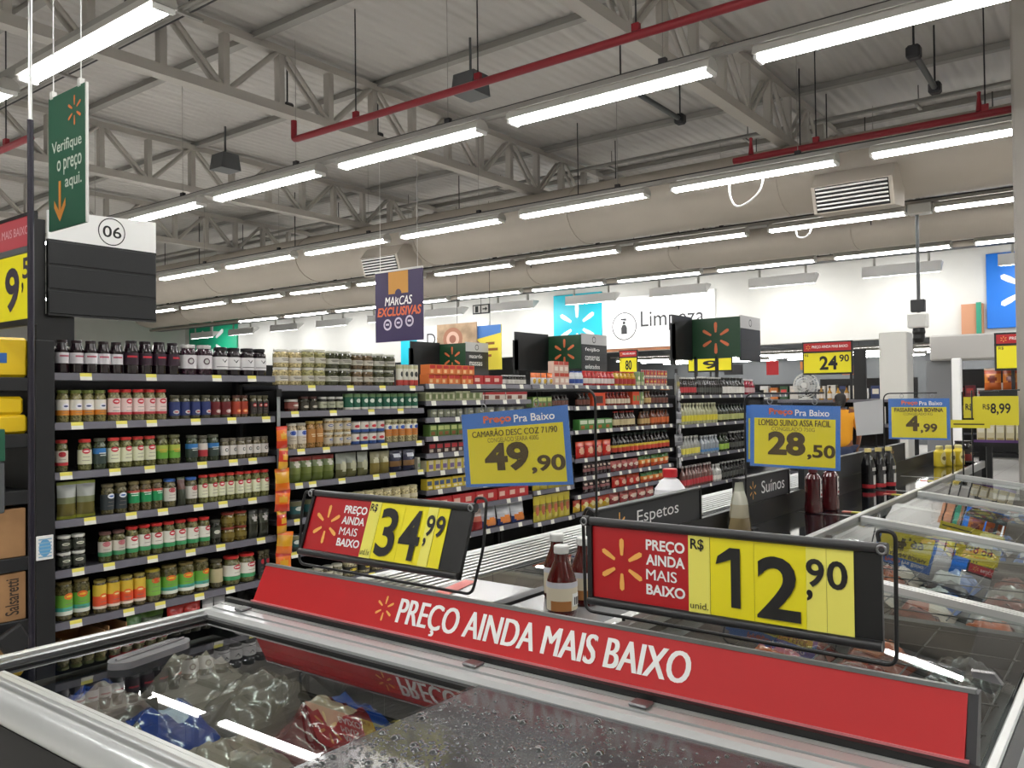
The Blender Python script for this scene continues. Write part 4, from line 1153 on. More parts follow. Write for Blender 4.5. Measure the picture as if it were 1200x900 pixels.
# hanging clip strips between the shelf units
def clip_strip(x, z0, z1, n, cols, label, foil=False):
    t = thing('clip_strip', (x, YF - .04, z0), label, 'strip of packets')
    b = MB(); b.box(x - .012, x + .012, YF - .022, YF - .016, z0, z1 + .25, 'greyp'); b.box(x - .02, x + .02, YF - .03, YF - .012, z1 + .2, z1 + .25, 'black'); b.build('plastic_strip', t)
    hh = (z1 - z0) / n
    for k in range(n):
        z = z0 + k * hh
        o = pouch('packet', .105 if not foil else .12, hh * 1.04, .045, [(0, cols[k % len(cols)]), (.35, cols[(k + 1) % len(cols)]), (.8, cols[k % len(cols)])], (.3, .55, .16, cols[-1]), seed=40 + k)
        o.parent = t
        o.location = (random.uniform(-.012, .012), -.012, k * hh); o.rotation_euler = (0, random.uniform(-.12, .12), random.uniform(-.5, .5))
        ORG[o.name] = Vector((x, YF - .05, z))
clip_strip(3.48, .40, 1.37, 7, ['#c8381f', '#e0701c', '#d8a02c'], 'hanging strip of orange and red packets between two jar units')
clip_strip(9.36, .66, 1.62, 7, ['#8f9094', '#a5a6aa', '#6c6d72'], 'hanging strip of silver packets between sauces and bottles', True)

# ------------------------------------------------------------------ left end stand with yellow packs and cartons
b = MB(); b.box(1.955, 2.052, YF - .03, YF + .9, 0, 1.875, 'black_m', .004)
tag(b.build('corner_post', None, (2, YF + .4, 0)), 'wide black corner post left of the first jar unit', 'post')
t = thing('end_stand', (1.65, YF + .4, 0), 'black end shelf stand with yellow packs and cardboard boxes, far left', 'shelf unit')
b = MB(); b.box(1.945, 1.953, YF + .02, YF + .9, 0, 1.87, 'black'); b.build('back_panel', t)
for z in (1.68, 1.39, 1.10, .76, .44, .1):
    b = MB(); b.box(1.30, 1.945, YF + .0, YF + .9, z - .07, z, 'dark', .004); b.build('shelf', t)
def at_left(name, mk, x, y, z, lb, cat, group=None, rz=0.0):
    o = mk(); o.location = (x, y, z); o.rotation_euler = (0, 0, rz); return tag(o, lb, cat, group)
for x, z, wd, h, d, blue, lb in ((1.868, 1.681, .145, .205, .10, True, 'tall yellow pack with blue dot, right of two on the topmost shelf'), (1.716, 1.681, .15, .21, .10, False, 'tall plain yellow pack, left of two on the topmost shelf'),
                                 (1.83, 1.391, .22, .098, .14, False, 'yellow pack lying lowest of two above the green card'), (1.81, 1.490, .22, .092, .13, True, 'yellow pack lying on another yellow pack above the green card')):
    o = carton('yellow_pack', wd, h, d, '#e6c110', [(.02, .3, .35, .6, '#2f62a8')] if blue else [(.1, .8, .1, .14, '#c9a60c')], .014)
    o.location = (x, YF + .02 + d / 2, z); tag(o, lb, 'pack', 'yellow packs on the end stand')
def boxcarton(x0, x1, y0, y1, z0, z1, lb, text=None):
    t = thing('carton', ((x0 + x1) / 2, (y0 + y1) / 2, z0), lb, 'box', 'cardboard boxes on the end stand')
    b = MB(); b.box(x0, x1, y0, y1, z0, z1, 'card', .004); b.build('carton_body', t)
    b = MB(); b.box((x0 + x1) / 2 - .02, (x0 + x1) / 2 + .02, y0 - .001, y0 + .01, z0 + .004, z1 - .002, mat('#b08b60', .35)); b.build('tape', t)
    if text:
        b = MB(); write(b, text, (x1 - .035, y0 - .001, z0 + .03), (0, 0, 1), (-1, 0, 0), z1 - z0 - .06, .065, mat('#3c3026', .7), .01)
        b.build('lettering', t)
boxcarton(1.62, 1.925, YF + .012, YF + .4, .761, 1.01, 'plain brown cardboard box on the middle shelf of the end stand')
boxcarton(1.62, 1.925, YF + .012, YF + .4, .441, .685, 'brown cardboard box with dark sideways lettering on the end stand', 'Salsaretti')
boxcarton(1.62, 1.925, YF + .012, YF + .4, .101, .366, 'brown cardboard box at the foot of the end stand')
b = MB(); b.box(1.72, 1.80, YF - .06, YF - .02, 1.26, 1.42, 'green', .004); b.box(1.70, 1.80, YF - .055, YF - .022, 1.0, 1.255, 'grey_d', .006); tag(b.build('price_reader', None, (1.75, YF - .03, 1.0)), 'grey and green card box hung on the end stand at the left edge', 'card holder')
b = MB(); b.box(1.955, 2.04, YF - .036, YF - .031, .735, .86, 'white', .002)
o = b.build('notice_plate', None, (2, YF - .033, .8)); tag(o, 'small white notice with blue lines on the black corner post', 'notice')
b = MB(); b.prism([(1.972 + .05 * cos(a) * .6 + .025, .797 + .045 * sin(a)) for a in [2 * pi * i / 14 for i in range(14)]], 'y', YF - .0375, YF - .0362, mat('#62a6d4', .5))
for k in range(6):
    b.box(1.965, 2.03, YF - .0385, YF - .0376, .748 + .018 * k, .754 + .018 * k, mat('#8fb4d0', .5))
b.build('print', o)
b = MB(); b.box(1.80, 1.93, YF - .09, YF - .05, .30, .43, 'dark', .01); b.box(1.84, 1.87, YF - .05, YF + .0, .38, .4, 'wire'); o = b.build('scanner_box', None, (1.86, YF - .05, .3)); o.rotation_euler = (0, -.5, 0)
tag(o, 'small black tilted box clipped at the foot of the end stand', 'holder')

# pole with the cropped price board at the left edge
t = thing('sign_pole', (1.735, 4.1, 0), 'tall black and silver pole carrying the cropped price board, left edge', 'pole')
b = MB(); b.tube([(1.735, 4.1, 0.0), (1.735, 4.1, 2.86)], .014, mat('#25222e', .4, .3), 10); b.build('lower_pole', t)
b = MB(); b.tube([(1.735, 4.1, 2.84), (1.735, 4.1, CEIL - .01)], .010, 'alu', 8); b.build('upper_rod', t)
b = MB(); b.box(1.64, 1.83, 4.01, 4.19, 0, .02, 'black', .004); b.build('foot_plate', t)
t = thing('price_board', (1.76, 4.5, 1.9), 'cropped black framed price board with yellow price card, left edge', 'price sign')
b = MB()
b.box(1.752, 1.772, 4.12, 4.86, 1.915, 1.945, 'black'); b.box(1.752, 1.772, 4.12, 4.86, 2.43, 2.445, 'black'); b.box(1.752, 1.772, 4.12, 4.86, 2.255, 2.29, 'grey_d', .006); b.box(1.768, 1.776, 4.12, 4.86, 1.93, 2.44, 'black')
b.box(1.735, 1.772, 4.115, 4.135, 1.915, 2.445, 'black'); b.build('frame', t)
b = MB(); b.box(1.756, 1.768, 4.14, 4.86, 2.29, 2.43, mat('#b4464e', .5)); write(b, 'PREÇO AINDA MAIS BAIXO', (1.756, 4.83, 2.335), NY, NZ, .66, .05, mat('#dcaab0', .5), .015); b.build('header_card', t)
b = MB(); b.box(1.756, 1.768, 4.14, 4.86, 1.945, 2.255, 'yellow')
write(b, '1', (1.756, 4.60, 1.99), NY, NZ, .09, .19, 'ink', .03); write(b, '9', (1.756, 4.425, 1.985), NY, NZ, .155, .215, mat('#3a3340', .5), .03); write(b, ',', (1.756, 4.245, 2.07), NY, NZ, .02, .05, 'ink', .03); write(b, '5', (1.756, 4.235, 2.135), NY, NZ, .075, .10, mat('#3a3340', .5), .02)
b.build('price_card', t)

# ------------------------------------------------------------------ hanging signs
t = thing('hanging_sign', (1.98, 4.26, 2.4), 'green hanging sign with orange spokes, white words and orange arrow', 'hanging sign')
ya, yb = 4.45, 4.07
b = MB(); b.box(1.97, 1.985, yb, ya, 2.42, 3.10, 'green', .002); b.box(1.972, 1.983, yb - .012, yb - .001, 2.42, 3.10, 'offwhite'); b.build('panel', t)
b = MB(); petals(b, (1.97, 4.17, 2.985), NY, NZ, .075, 'orange_ink'); b.build('spark_emblem', t)
b = MB()
write(b, 'Verifique', (1.97, 4.41, 2.79), NY, NZ, .31, .075, mat('#c9d6c8', .5), .01)
write(b, 'o preço', (1.97, 4.355, 2.685), NY, NZ, .255, .08, mat('#c9d6c8', .5), .01)
write(b, 'aqui.', (1.97, 4.27, 2.60), NY, NZ, .17, .075, mat('#c9d6c8', .5), .01)
b.build('lettering', t)
b = MB()
for p in ([(4.337, 2.66), (4.313, 2.66), (4.313, 2.50), (4.337, 2.50)], [(4.325, 2.455), (4.385, 2.53), (4.385, 2.57), (4.325, 2.50)], [(4.325, 2.455), (4.265, 2.53), (4.265, 2.57), (4.325, 2.50)]):
    b.face([(1.968, y, z) for y, z in p], mat('#d98f3a', .5))
b.build('arrow', t)
for y in (4.41, 4.12):
    b = MB(); b.tube([(1.977, y, 3.10), (1.977, y, CEIL - .01)], .003, 'white', 4); b.box(1.965, 1.989, y - .012, y + .012, 3.09, 3.13, 'offwhite'); b.build('thread', t)

t = thing('hanging_sign', (7.9, 7.9, 2.2), 'dark purple hanging sign with white and orange lettering', 'hanging sign')
X, y0, y1, z0, z1 = 7.8, 8.19, 7.33, 2.295, 3.215
b = MB(); b.box(X, X + .02, y1, y0, z0, z1, 'purple'); b.box(X - .004, X + .024, y1, y0, z1, z1 + .025, 'offwhite'); b.build('panel', t)
b = MB(); b.face([(X - .002, 7.94, 3.21), (X - .002, 7.58, 3.21), (X - .002, 7.58, 2.92), (X - .002, 7.94, 2.92)], 'gold'); b.build('pennant', t)
b = MB()
write(b, 'MARCAS', (X, 8.01, 2.77), NY, NZ, .50, .115, 'white', .03, .2); write(b, 'EXCLUSIVAS', (X, 8.15, 2.63), NY, NZ, .80, .12, mat('#d8683c', .5), .03, .2)
b.build('lettering', t)
b = MB()
for k, y in enumerate((7.96, 7.76, 7.56)):
    pts = [(X - .003, y + .075 * cos(2 * pi * i / 18), 2.535 + .015 * (k - 1) + .075 * sin(2 * pi * i / 18)) for i in range(18)]
    b.face(pts, mat('#c9c2d4', .5)); b.face([(X - .004, y + .05 * cos(2 * pi * i / 18), 2.535 + .015 * (k - 1) + .05 * sin(2 * pi * i / 18)) for i in range(18)], 'purple')
    b.face([(X - .005, y + .03, 2.55 + .015 * (k - 1)), (X - .005, y - .03, 2.55 + .015 * (k - 1)), (X - .005, y - .03, 2.525 + .015 * (k - 1)), (X - .005, y + .03, 2.525 + .015 * (k - 1))], mat('#c9c2d4', .5))
pts = [(X - .003, 7.76 + .06 * cos(2 * pi * i / 18), 2.92 + .06 * sin(2 * pi * i / 18)) for i in range(18)]; b.face(pts, 'purple')
b.build('seals', t)
for y in (8.1, 7.42):
    b = MB(); b.tube([(X + .01, y, z1 + .02), (X + .01, y, CEIL - .01)], .004, 'white', 4); b.build('thread', t)

# aisle marker at the left: white number panel over dark blank rows
t = thing('aisle_marker', (2.5, 5.0, 2.0), 'aisle marker with white 06 panel above dark blank rows', 'aisle sign')
x0, x1, Y = 2.21, 2.865, 5.0
b = MB()
b.prism([(x0, 2.49), (x0, 2.655), (x1, 2.685), (x1, 2.49)], 'y', Y, Y + .02, 'white')
b.build('number_panel', t)
b = MB()
for k in range(3):
    b.box(x0, x1, Y - .004, Y + .03, 2.06 + .143 * k, 2.06 + .143 * (k + 1) - .008, 'list', .005)
b.box(x0, x1, Y + .0, Y + .025, 2.05, 2.49, 'black'); b.build('list_panel', t)
b = MB(); write(b, '06', (2.525, Y, 2.547), (1, 0, 0), NZ, .115, .07, 'ink', .01)
o = Vector((2.58, Y, 2.582))
ring = []
n = 28
vs = [(o.x + q * cos(2 * pi * i / n), Y - .002, o.z + q * sin(2 * pi * i / n)) for q in (.078, .084) for i in range(n)]
b.add(vs, [(i, (i + 1) % n, n + (i + 1) % n, n + i) for i in range(n)], 'ink')
b.build('number', t)
b = MB(); b.box(x0 - .05, x0 - .002, Y + .03, Y + .08, 1.876, 2.6, 'black'); b.box(x0 - .002, x0 + .16, Y + .031, Y + .06, 1.876, 2.06, 'black'); b.build('post', t)

# green / dark aisle markers over the far gondola ends
def marker(xg, ya, yb, z0, z1, xl, xr, label, words, num, posts):
    """green face across Y at x = xg, black wing reaching to xl, list panel from xg to xr at the right edge"""
    t = thing('aisle_marker', (xg, (ya + yb) / 2, z0), label, 'aisle sign')
    b = MB(); b.box(xg, xg + .02, yb, ya, z0, z1, 'green_d'); b.build('face_panel', t)
    b = MB(); petals(b, (xg, (ya + yb) / 2, (z0 + z1) / 2), NY, NZ, (z1 - z0) * .40, 'spark_o'); b.build('spark_emblem', t)
    b = MB(); b.box(xl, xg, ya, ya + .02, z0 - .02, z1 + .03, 'black'); b.box(xl, xl + .08, ya, ya + .05, z0 - .1, z1 - .1, 'black'); b.build('wing_panel', t)
    b = MB()
    b.box(xg + .02, xr, yb, yb + .02, z0 - .05, z0 + (z1 - z0) * .72, 'list')
    for k in range(3):
        b.box(xg + .03, xr - .01, yb - .004, yb, z0 - .03 + k * (z1 - z0) * .25, z0 - .03 + (k * .25 + .235) * (z1 - z0), 'dgrey')
    b.build('list_panel', t)
    b = MB(); b.box(xg + .02, xr, yb, yb + .02, z0 + (z1 - z0) * .72, z1 + .02, mat('#b4b4b4', .6)); b.build('number_panel', t)
    b = MB()
    cx, cz, n = xg + (xr - xg) * .5, z0 + (z1 - z0) * .87, 16
    b.add([(cx + q * cos(2 * pi * i / n), yb - .002, cz + q * sin(2 * pi * i / n)) for q in (.042, .055) for i in range(n)], [(i, (i + 1) % n, n + (i + 1) % n, n + i) for i in range(n)], 'ink')
    for k, wd in enumerate(words):
        write(b, wd, (xg + .12, yb - .004, z0 + (z1 - z0) * (.5 - .25 * k)), (1, 0, 0), NZ, (xr - xg) * .55, .07, 'white')
    b.build('lettering', t)
    for px, py, pz in posts:
        b = MB(); b.box(px - .02, px + .02, py - .02, py + .02, pz, z0 + .03, 'black'); b.build('post', t)
marker(11.6, 5.40, 4.66, 2.09, 2.68, 10.96, 12.4, 'black and green aisle marker with dull orange spokes above the bottle unit', [], '', [(11.62, 5.03, 1.621), (11.62, 5.36, 0)])
marker(11.2, 7.74, 7.12, 1.99, 2.53, 10.3, 12.0, 'green aisle marker with white list words, behind the card of middle shelves', ['feijão', 'conservas', 'enlatados'], '', [(11.23, 7.7, 0), (11.97, 7.15, 0)])
marker(12.0, 10.84, 10.20, 2.02, 2.58, 11.2, 12.7, 'farthest black and green aisle marker, right of the purple sign', ['macarrão', 'massas'], '', [(12.03, 10.8, 0), (12.66, 10.22, 0)])

# ------------------------------------------------------------------ far wall signs (kept flat on the bulkhead)
def wall_sign(name, y0, y1, z0, z1, m, label, X=18.93):
    t = thing(name, (X, (y0 + y1) / 2, z0), label, 'wall sign')
    b = MB(); b.box(X, X + .06, y1, y0, z0, z1, m, .004); b.build('panel', t)
    return t
t = wall_sign('department_sign', 12.9, 11.38, 2.77, 4.3, 'cyan', 'cyan square wall sign with white spokes beside the white lettered board')
b = MB(); petals(b, (18.93, 12.14, 3.45), NY, NZ, .62, 'white'); b.build('spark_emblem', t)
t = wall_sign('department_sign', 11.36, 8.22, 2.77, 4.1, 'white', 'white wall board reading Limpeza with round spray bottle symbol')
b = MB()
write(b, 'Limpeza', (18.93, 10.22, 3.17), NY, NZ, 1.72, .52, mat('#2b2b2e', .5), .0)
n = 32
vs = [(18.928, 10.70 + q * cos(2 * pi * i / n), 3.34 + q * sin(2 * pi * i / n)) for q in (.335, .36) for i in range(n)]
b.add(vs, [(i, n + i, n + (i + 1) % n, (i + 1) % n) for i in range(n)], mat('#2b2b2e', .5))
for q in ([(10.62, 3.14), (10.62, 3.3), (10.66, 3.38), (10.75, 3.38), (10.79, 3.3), (10.79, 3.14)], [(10.67, 3.39), (10.67, 3.47), (10.74, 3.47), (10.74, 3.39)], [(10.64, 3.48), (10.64, 3.54), (10.8, 3.54), (10.8, 3.5)]):
    b.face([(18.928, y, z) for y, z in q], mat('#2b2b2e', .5))
b.build('lettering', t)
t = wall_sign('department_sign', 18.75, 18.05, 2.6, 3.6, 'cyan', 'cyan edge of a wall sign right under the purple hanging sign')
t = wall_sign('department_sign', 18.04, 15.2, 2.6, 3.75, 'white', 'white wall board with dark capital letters behind the purple hanging sign')
b = MB(); write(b, 'Da', (18.93, 17.62, 3.15), NY, NZ, .62, .38, mat('#2b2b2e', .5)); b.build('lettering', t)
t = wall_sign('department_sign', 30.6, 27.4, 2.8, 4.9, 'green_b', 'bright green wall sign with white spokes at left, above the jars')
b = MB(); petals(b, (18.93, 29.0, 3.85), NY, NZ, .85, 'white'); b.build('spark_emblem', t)
t = wall_sign('department_sign', 2.50, .9, 2.8, 4.28, 'blue_s', 'saturated blue wall sign with white spokes, partly cut by the column')
b = MB(); petals(b, (18.93, 1.75, 3.54), NY, NZ, .58, 'white'); b.build('spark_emblem', t)
b = MB(); b.box(18.86, 18.895, 2.59, 2.68, 2.45, 3.33, mat('#2f8f72', .5)); tag(b.build('wall_banner', None, (18.88, 2.64, 2.45)), 'narrow green vertical banner on the tan wall panel', 'banner')
# posters above the far shelves
t = thing('poster', (12.7, 11.3, 2.0), 'beige food photo poster above the far shelves', 'poster')
b = MB(); b.box(12.7, 12.72, 10.49, 11.54, 2.46, 3.04, mat('#b59a7c', .5, noise=.3, nscale=3)); b.build('panel', t)
b = MB()
for q, c in ((.26, '#a8745c'), (.17, '#d8b4a0'), (.09, '#9a6450')):
    b.face([(12.7 - .004 * (1 + (.26 - q) * 6), 11.11 + q * cos(2 * pi * i / 20), 2.73 + q * .9 * sin(2 * pi * i / 20)) for i in range(20)], mat(c, .5))
b.build('picture', t)
b = MB(); b.tube([(12.71, 11.0, 3.04), (12.71, 11.0, CEIL - .01)], .006, 'cable', 4); b.build('thread', t)
t = thing('poster', (12.75, 10.5, 2.0), 'yellow and blue poster with purple words above the far shelves', 'poster')
b = MB(); b.box(12.75, 12.77, 9.92, 10.53, 2.09, 2.96, mat('#e3d24a', .5)); b.build('panel', t)
b = MB(); b.face([(12.746, 10.53, 2.70), (12.746, 9.92, 2.80), (12.746, 9.92, 2.96), (12.746, 10.53, 2.96)], mat('#4a7cc0', .5)); b.face([(12.745, 10.53, 2.5), (12.745, 10.32, 2.4), (12.745, 10.32, 2.55), (12.745, 10.53, 2.68)], mat('#7c4a74', .5))
for k, wd in enumerate((.22, .3, .14)):
    b.face([(12.746, 10.30, 2.58 - .12 * k), (12.746, 10.30 - wd, 2.58 - .12 * k), (12.746, 10.30 - wd, 2.63 - .12 * k), (12.746, 10.30, 2.63 - .12 * k)], mat('#8c5a2c', .5))
b.build('print', t)
b = MB(); b.tube([(12.76, 10.2, 2.96), (12.76, 10.2, CEIL - .01)], .006, 'cable', 4); b.build('thread', t)
t = thing('exit_sign', (16.5, 13.4, 3.8), 'small white exit sign hung before the far wall', 'exit sign')
b = MB(); b.box(16.5, 16.53, 13.2, 13.75, 3.68, 3.92, 'dgrey'); b.box(16.494, 16.5, 13.5, 13.72, 3.71, 3.89, 'offwhite'); b.box(16.494, 16.5, 13.24, 13.46, 3.71, 3.89, 'offwhite'); b.build('panel', t)
b = MB(); b.face([(16.492, 13.42, 3.785), (16.492, 13.33, 3.785), (16.492, 13.33, 3.745), (16.492, 13.26, 3.80), (16.492, 13.33, 3.855), (16.492, 13.33, 3.815), (16.492, 13.42, 3.815)], 'ink'); b.face([(16.492, 13.66, 3.72), (16.492, 13.56, 3.72), (16.492, 13.56, 3.88), (16.492, 13.66, 3.88)], 'ink'); b.build('symbols', t)
b = MB(); b.tube([(16.51, 13.48, 3.92), (16.51, 13.48, CEIL - .01)], .008, 'cable', 4); b.build('rod', t)

# ------------------------------------------------------------------ end freezer in front
RIM = .88
t = thing('chest_freezer', (1.2, 1.3, 0), 'white rimmed end chest freezer in front, frosted sliding lid and red board behind', 'freezer')
FX0, FX1, FY0, FY1 = .80, 1.60, .22, 2.42
b = MB()
b.prism([(FX0 + .035, .06), (FX0 + .035, .80), (FX0 + .10, .80), (FX0 + .10, .06)], 'y', FY0, FY1, mat('#0c0c0d', .6))
b.box(FX1 - .06, FX1, FY0, FY1, .06, .80, 'black'); b.box(FX0 + .10, FX1 - .06, FY1 - .06, FY1, .06, .80, 'black'); b.box(FX0 + .10, FX1 - .06, FY0, FY0 + .06, .06, .80, 'black')
b.box(FX0 + .10, FX1 - .06, FY0 + .06, FY1 - .06, .06, .5, 'black')
b.build('body', t)
b = MB(); b.box(FX0 + .06, FX1 - .05, FY0 + .03, FY1 - .03, 0, .06, 'black'); b.build('plinth', t)
b = MB()
for q in ((FX0 + .101, FX0 + .12, FY0 + .061, FY1 - .061), (FX1 - .08, FX1 - .061, FY0 + .061, FY1 - .061), (FX0 + .12, FX1 - .08, FY1 - .08, FY1 - .061), (FX0 + .12, FX1 - .08, FY0 + .061, FY0 + .08)):
    b.box(*q, .501, .80, 'basin')
b.box(FX0 + .12, FX1 - .08, FY0 + .08, FY1 - .08, .501, .515, 'basin'); b.build('liner', t)
# fat rounded white bumper rail along the front, alloy rail at the back, track at the left end
n = 12
prof = [(FX0 + .075, RIM + .004), (FX0 + .05, RIM + .003)] + [(FX0 + .05 + .04 * cos(a), RIM - .037 + .04 * sin(a)) for a in [pi / 2 + (pi * .95) * i / n for i in range(n + 1)]] + [(FX0 + .075, RIM - .075)]
b = MB(); b.prism(prof, 'y', FY0 - .02, FY1, 'rim', True); b.build('front_rail', t)
b = MB(); b.box(FX0 + .078, FX0 + .098, FY0, FY1 - .06, RIM - .045, RIM + .0, 'alu_w', .004); b.box(FX0 + .099, FX0 + .108, FY0, FY1 - .06, RIM - .05, RIM - .016, 'black'); b.box(FX0 + .109, FX0 + .125, FY0, FY1 - .06, RIM - .05, RIM - .012, 'alu_w', .003); b.build('lid_track', t)
b = MB()
b.prism([(1.515, RIM - .04), (1.515, RIM + .0), (1.528, RIM + .010), (1.545, RIM + .012), (1.545, RIM - .04)], 'y', FY0, FY1 - .04, 'rim')
b.prism([(1.545, RIM - .04), (1.545, RIM + .006), (1.549, RIM + .006), (1.549, RIM - .04)], 'y', FY0, FY1 - .04, 'steel')
b.prism([(1.549, RIM - .04), (1.549, RIM + .016), (1.575, RIM + .019), (1.575, RIM - .04)], 'y', FY0, FY1 - .04, 'rim')
b.prism([(1.575, RIM - .04), (1.575, RIM + .013), (1.578, RIM + .013), (1.578, RIM - .04)], 'y', FY0, FY1 - .04, 'steel')
b.prism([(1.578, RIM - .04), (1.578, RIM + .020), (1.598, RIM + .020), (1.60, RIM - .04)], 'y', FY0, FY1 - .04, 'rim'); b.build('back_rail', t)
b = MB(); b.box(1.500, 1.515, FY0, FY1 - .06, RIM - .05, RIM - .008, 'black'); b.box(1.60, 1.618, FY0, FY1 - .03, RIM - .06, RIM + .033, 'black'); b.build('seal_strip', t)
b = MB()
b.box(.86, 1.60, FY1 - .02, FY1, RIM - .05, RIM + .006, 'alu_w', .004); b.box(.88, 1.60, FY1 - .05, FY1 - .021, RIM - .06, RIM - .006, 'black'); b.box(.88, 1.52, FY1 - .066, FY1 - .05, RIM - .05, RIM + .004, 'steel', .004); b.box(.9, 1.52, FY1 - .085, FY1 - .067, RIM - .06, RIM - .01, 'black')
b.build('end_track', t)
for y in (2.25, 1.32, .86):
    b = MB(); b.box(1.552, 1.59, y - .022, y + .022, RIM + .018, RIM + .026, 'steel', .003); b.build('clip', t)
# sliding panes
b = MB(); b.box(.925, 1.512, 1.20, 2.335, RIM - .020, RIM - .014, 'lid_glass'); o = b.build('clear_lid', t)
b = MB()
pts = [(1.085, 2.10), (1.085, 2.13), (1.12, 2.165), (1.29, 2.235), (1.325, 2.215), (1.325, 2.185), (1.29, 2.15), (1.12, 2.08)]
pts = [(1.075, 2.12), (1.10, 2.155), (1.30, 2.195), (1.335, 2.165), (1.31, 2.12), (1.11, 2.08)]
pts = [Vector((p[0], p[1], 0)) for p in pts]
pts = [(p.x, p.y) for p in fillet(pts, .02, 4, True)]
b.prism(pts, 'z', RIM - .0135, RIM + .004, 'handle', True); b.tube([(1.10, 2.118, RIM + .006), (1.315, 2.163, RIM + .006)], .005, 'handle', 8)
b.build('lid_handle', o); tag(o, 'clear sliding glass lid'); 
b = MB(); b.box(.925, 1.512, FY0 + .02, 1.255, RIM - .008, RIM - .002, 'frost'); o = b.build('frosted_lid', t); tag(o, 'lid pane covered in condensation drops')
rnd = random.Random(5)
b = MB()
for k in range(3800):
    x, y = rnd.uniform(.935, 1.50), rnd.uniform(FY0 + .04, 1.245)
    q = rnd.random()
    r = .0019 + .0036 * q ** 2 + (.004 if q > .97 else 0)
    if x > 1.44 + .03 * sin(9 * y) and rnd.random() < .8: continue
    sx = rnd.uniform(.8, 1.5)
    z = RIM - .0021
    vs = [(x + r * sx * cos(2 * pi * i / 7), y + r * sin(2 * pi * i / 7), z) for i in range(7)] + [(x + .62 * r * sx * cos(2 * pi * i / 7), y + .62 * r * sin(2 * pi * i / 7), z + r * .5) for i in range(7)] + [(x, y, z + r * .65)]
    b.add(vs, [(i, (i + 1) % 7, 7 + (i + 1) % 7, 7 + i) for i in range(7)] + [(7 + i, 7 + (i + 1) % 7, 14) for i in range(7)], 'drop', True)
tag(b.build('condensation', o), 'water drops on the misted pane', kind='stuff')
b = MB(); b.box(.93, 1.51, 1.255, 1.262, RIM - .010, RIM + .0, 'sleeve'); b.box(.93, 1.51, 1.193, 1.199, RIM - .022, RIM - .013, 'sleeve'); b.build('pane_edge', o)

# frozen packs inside
def pillow(name, wd, ln, h, cols, seed, clear=None):
    rnd = random.Random(seed)
    nu, nv = 14, 18
    ph = [rnd.uniform(0, 6.28) for _ in range(6)]
    b = MB()
    def H(u, v):
        e = max(0, 1 - abs(2 * u - 1) ** 2.6) * max(0, 1 - abs(2 * v - 1) ** 4)
        w = .12 * sin(11 * u + ph[0] + 3 * v) + .1 * sin(15 * v + ph[1] - 4 * u) + .07 * sin(23 * (u + v) + ph[2]) + .06 * sin(31 * u - 19 * v + ph[3])
        return h * e * (1 + w) + .004
    for side in (1, -1):
        vs = [((i / nu - .5) * wd, (j / nv - .5) * ln, (H(i / nu, j / nv) if side > 0 else .0)) for j in range(nv + 1) for i in range(nu + 1)]
        gs = {}
        for j in range(nv):
            for i in range(nu):
                a = j * (nu + 1) + i
                q = (a, a + 1, a + nu + 2, a + nu + 1)
                u, v = (i + .5) / nu, (j + .5) / nv
                c = None
                for fn, cc in cols:
                    if fn(u, v): c = cc
                gs.setdefault(c, []).append(q if side > 0 else q[::-1])
        base = len(b.v); b.v += vs
        for c, fs in gs.items():
            m = M[c] if c in M else mat(c, .18, 0, .6, .5)
            k = b.mi(m)
            for f in fs:
                b.f.append(tuple(x + base for x in f)); b.m.append(k); b.sm.append(True)
    return b.build(name)
ALLF = lambda u, v: True
fish = [(ALLF, '#7a6a60'), (lambda u, v: .15 < u < .85 and .1 < v < .9, '#94807a'), (lambda u, v: v > .58, '#1f459c')]
blue_pk = [(ALLF, '#1d3f94'), (lambda u, v: (u - .5) ** 2 / .03 + (v - .6) ** 2 / .015 < 1, '#b9c6dc'), (lambda u, v: v < .3, '#8f867e')]
clear_pk = [(ALLF, '#857a70'), (lambda u, v: .2 < u < .8 and .2 < v < .8, '#9c8c80')]
red_pk = [(ALLF, '#6e1a20'), (lambda u, v: .3 < u < .7 and .35 < v < .6, '#a8917c'), (lambda u, v: v > .68, '#25468f')]
yel_pk = [(ALLF, '#c4b42c'), (lambda u, v: .3 < u < .55 and .3 < v < .7, '#4a421c')]
dark_pk = [(ALLF, '#5a524a'), (lambda u, v: u > .6, '#6a6058')]
GROUPF = 'frozen packs in the end freezer'
cols_of = dict(f=fish, b=blue_pk, c=clear_pk, r=red_pk, y=yel_pk, d=dark_pk)
words = dict(f='clear pack with blue end', b='blue pack with white patch', c='clear wrinkled pack', r='red and blue pack', y='yellow pack', d='dark pack')
for j, (near, back) in enumerate(('fc', 'bd', 'cr', 'dy', 'bc', 'cr', 'dc')):
    for side, kd in ((0, near), (1, back)):
        o = pillow('frozen_pack', .265, .265, .10, cols_of[kd], 70 + 2 * j + side)
        o.location = ((1.075, 1.365)[side], 2.16 - .283 * j, .70 + random.uniform(0, .012)); o.rotation_euler = (random.uniform(-.012, .012), random.uniform(-.012, .012), random.choice((0, pi)) + random.uniform(-.05, .05) + (pi / 2 if kd in 'br' else 0))
        tag(o, '%s, %s from left in the %s line of the front freezer' % (words[kd], ORD[j + 1], ('near', 'back')[side]), 'frozen pack', GROUPF)
b = MB(); b.box(.92, 1.52, .31, 2.33, .6, .695, 'basin'); b.box(.93, 1.51, .32, 2.32, .52, .6, 'black')
tag(b.build('basket_floor', [o for o in bpy.data.objects if o.name == 'chest_freezer'][0]))

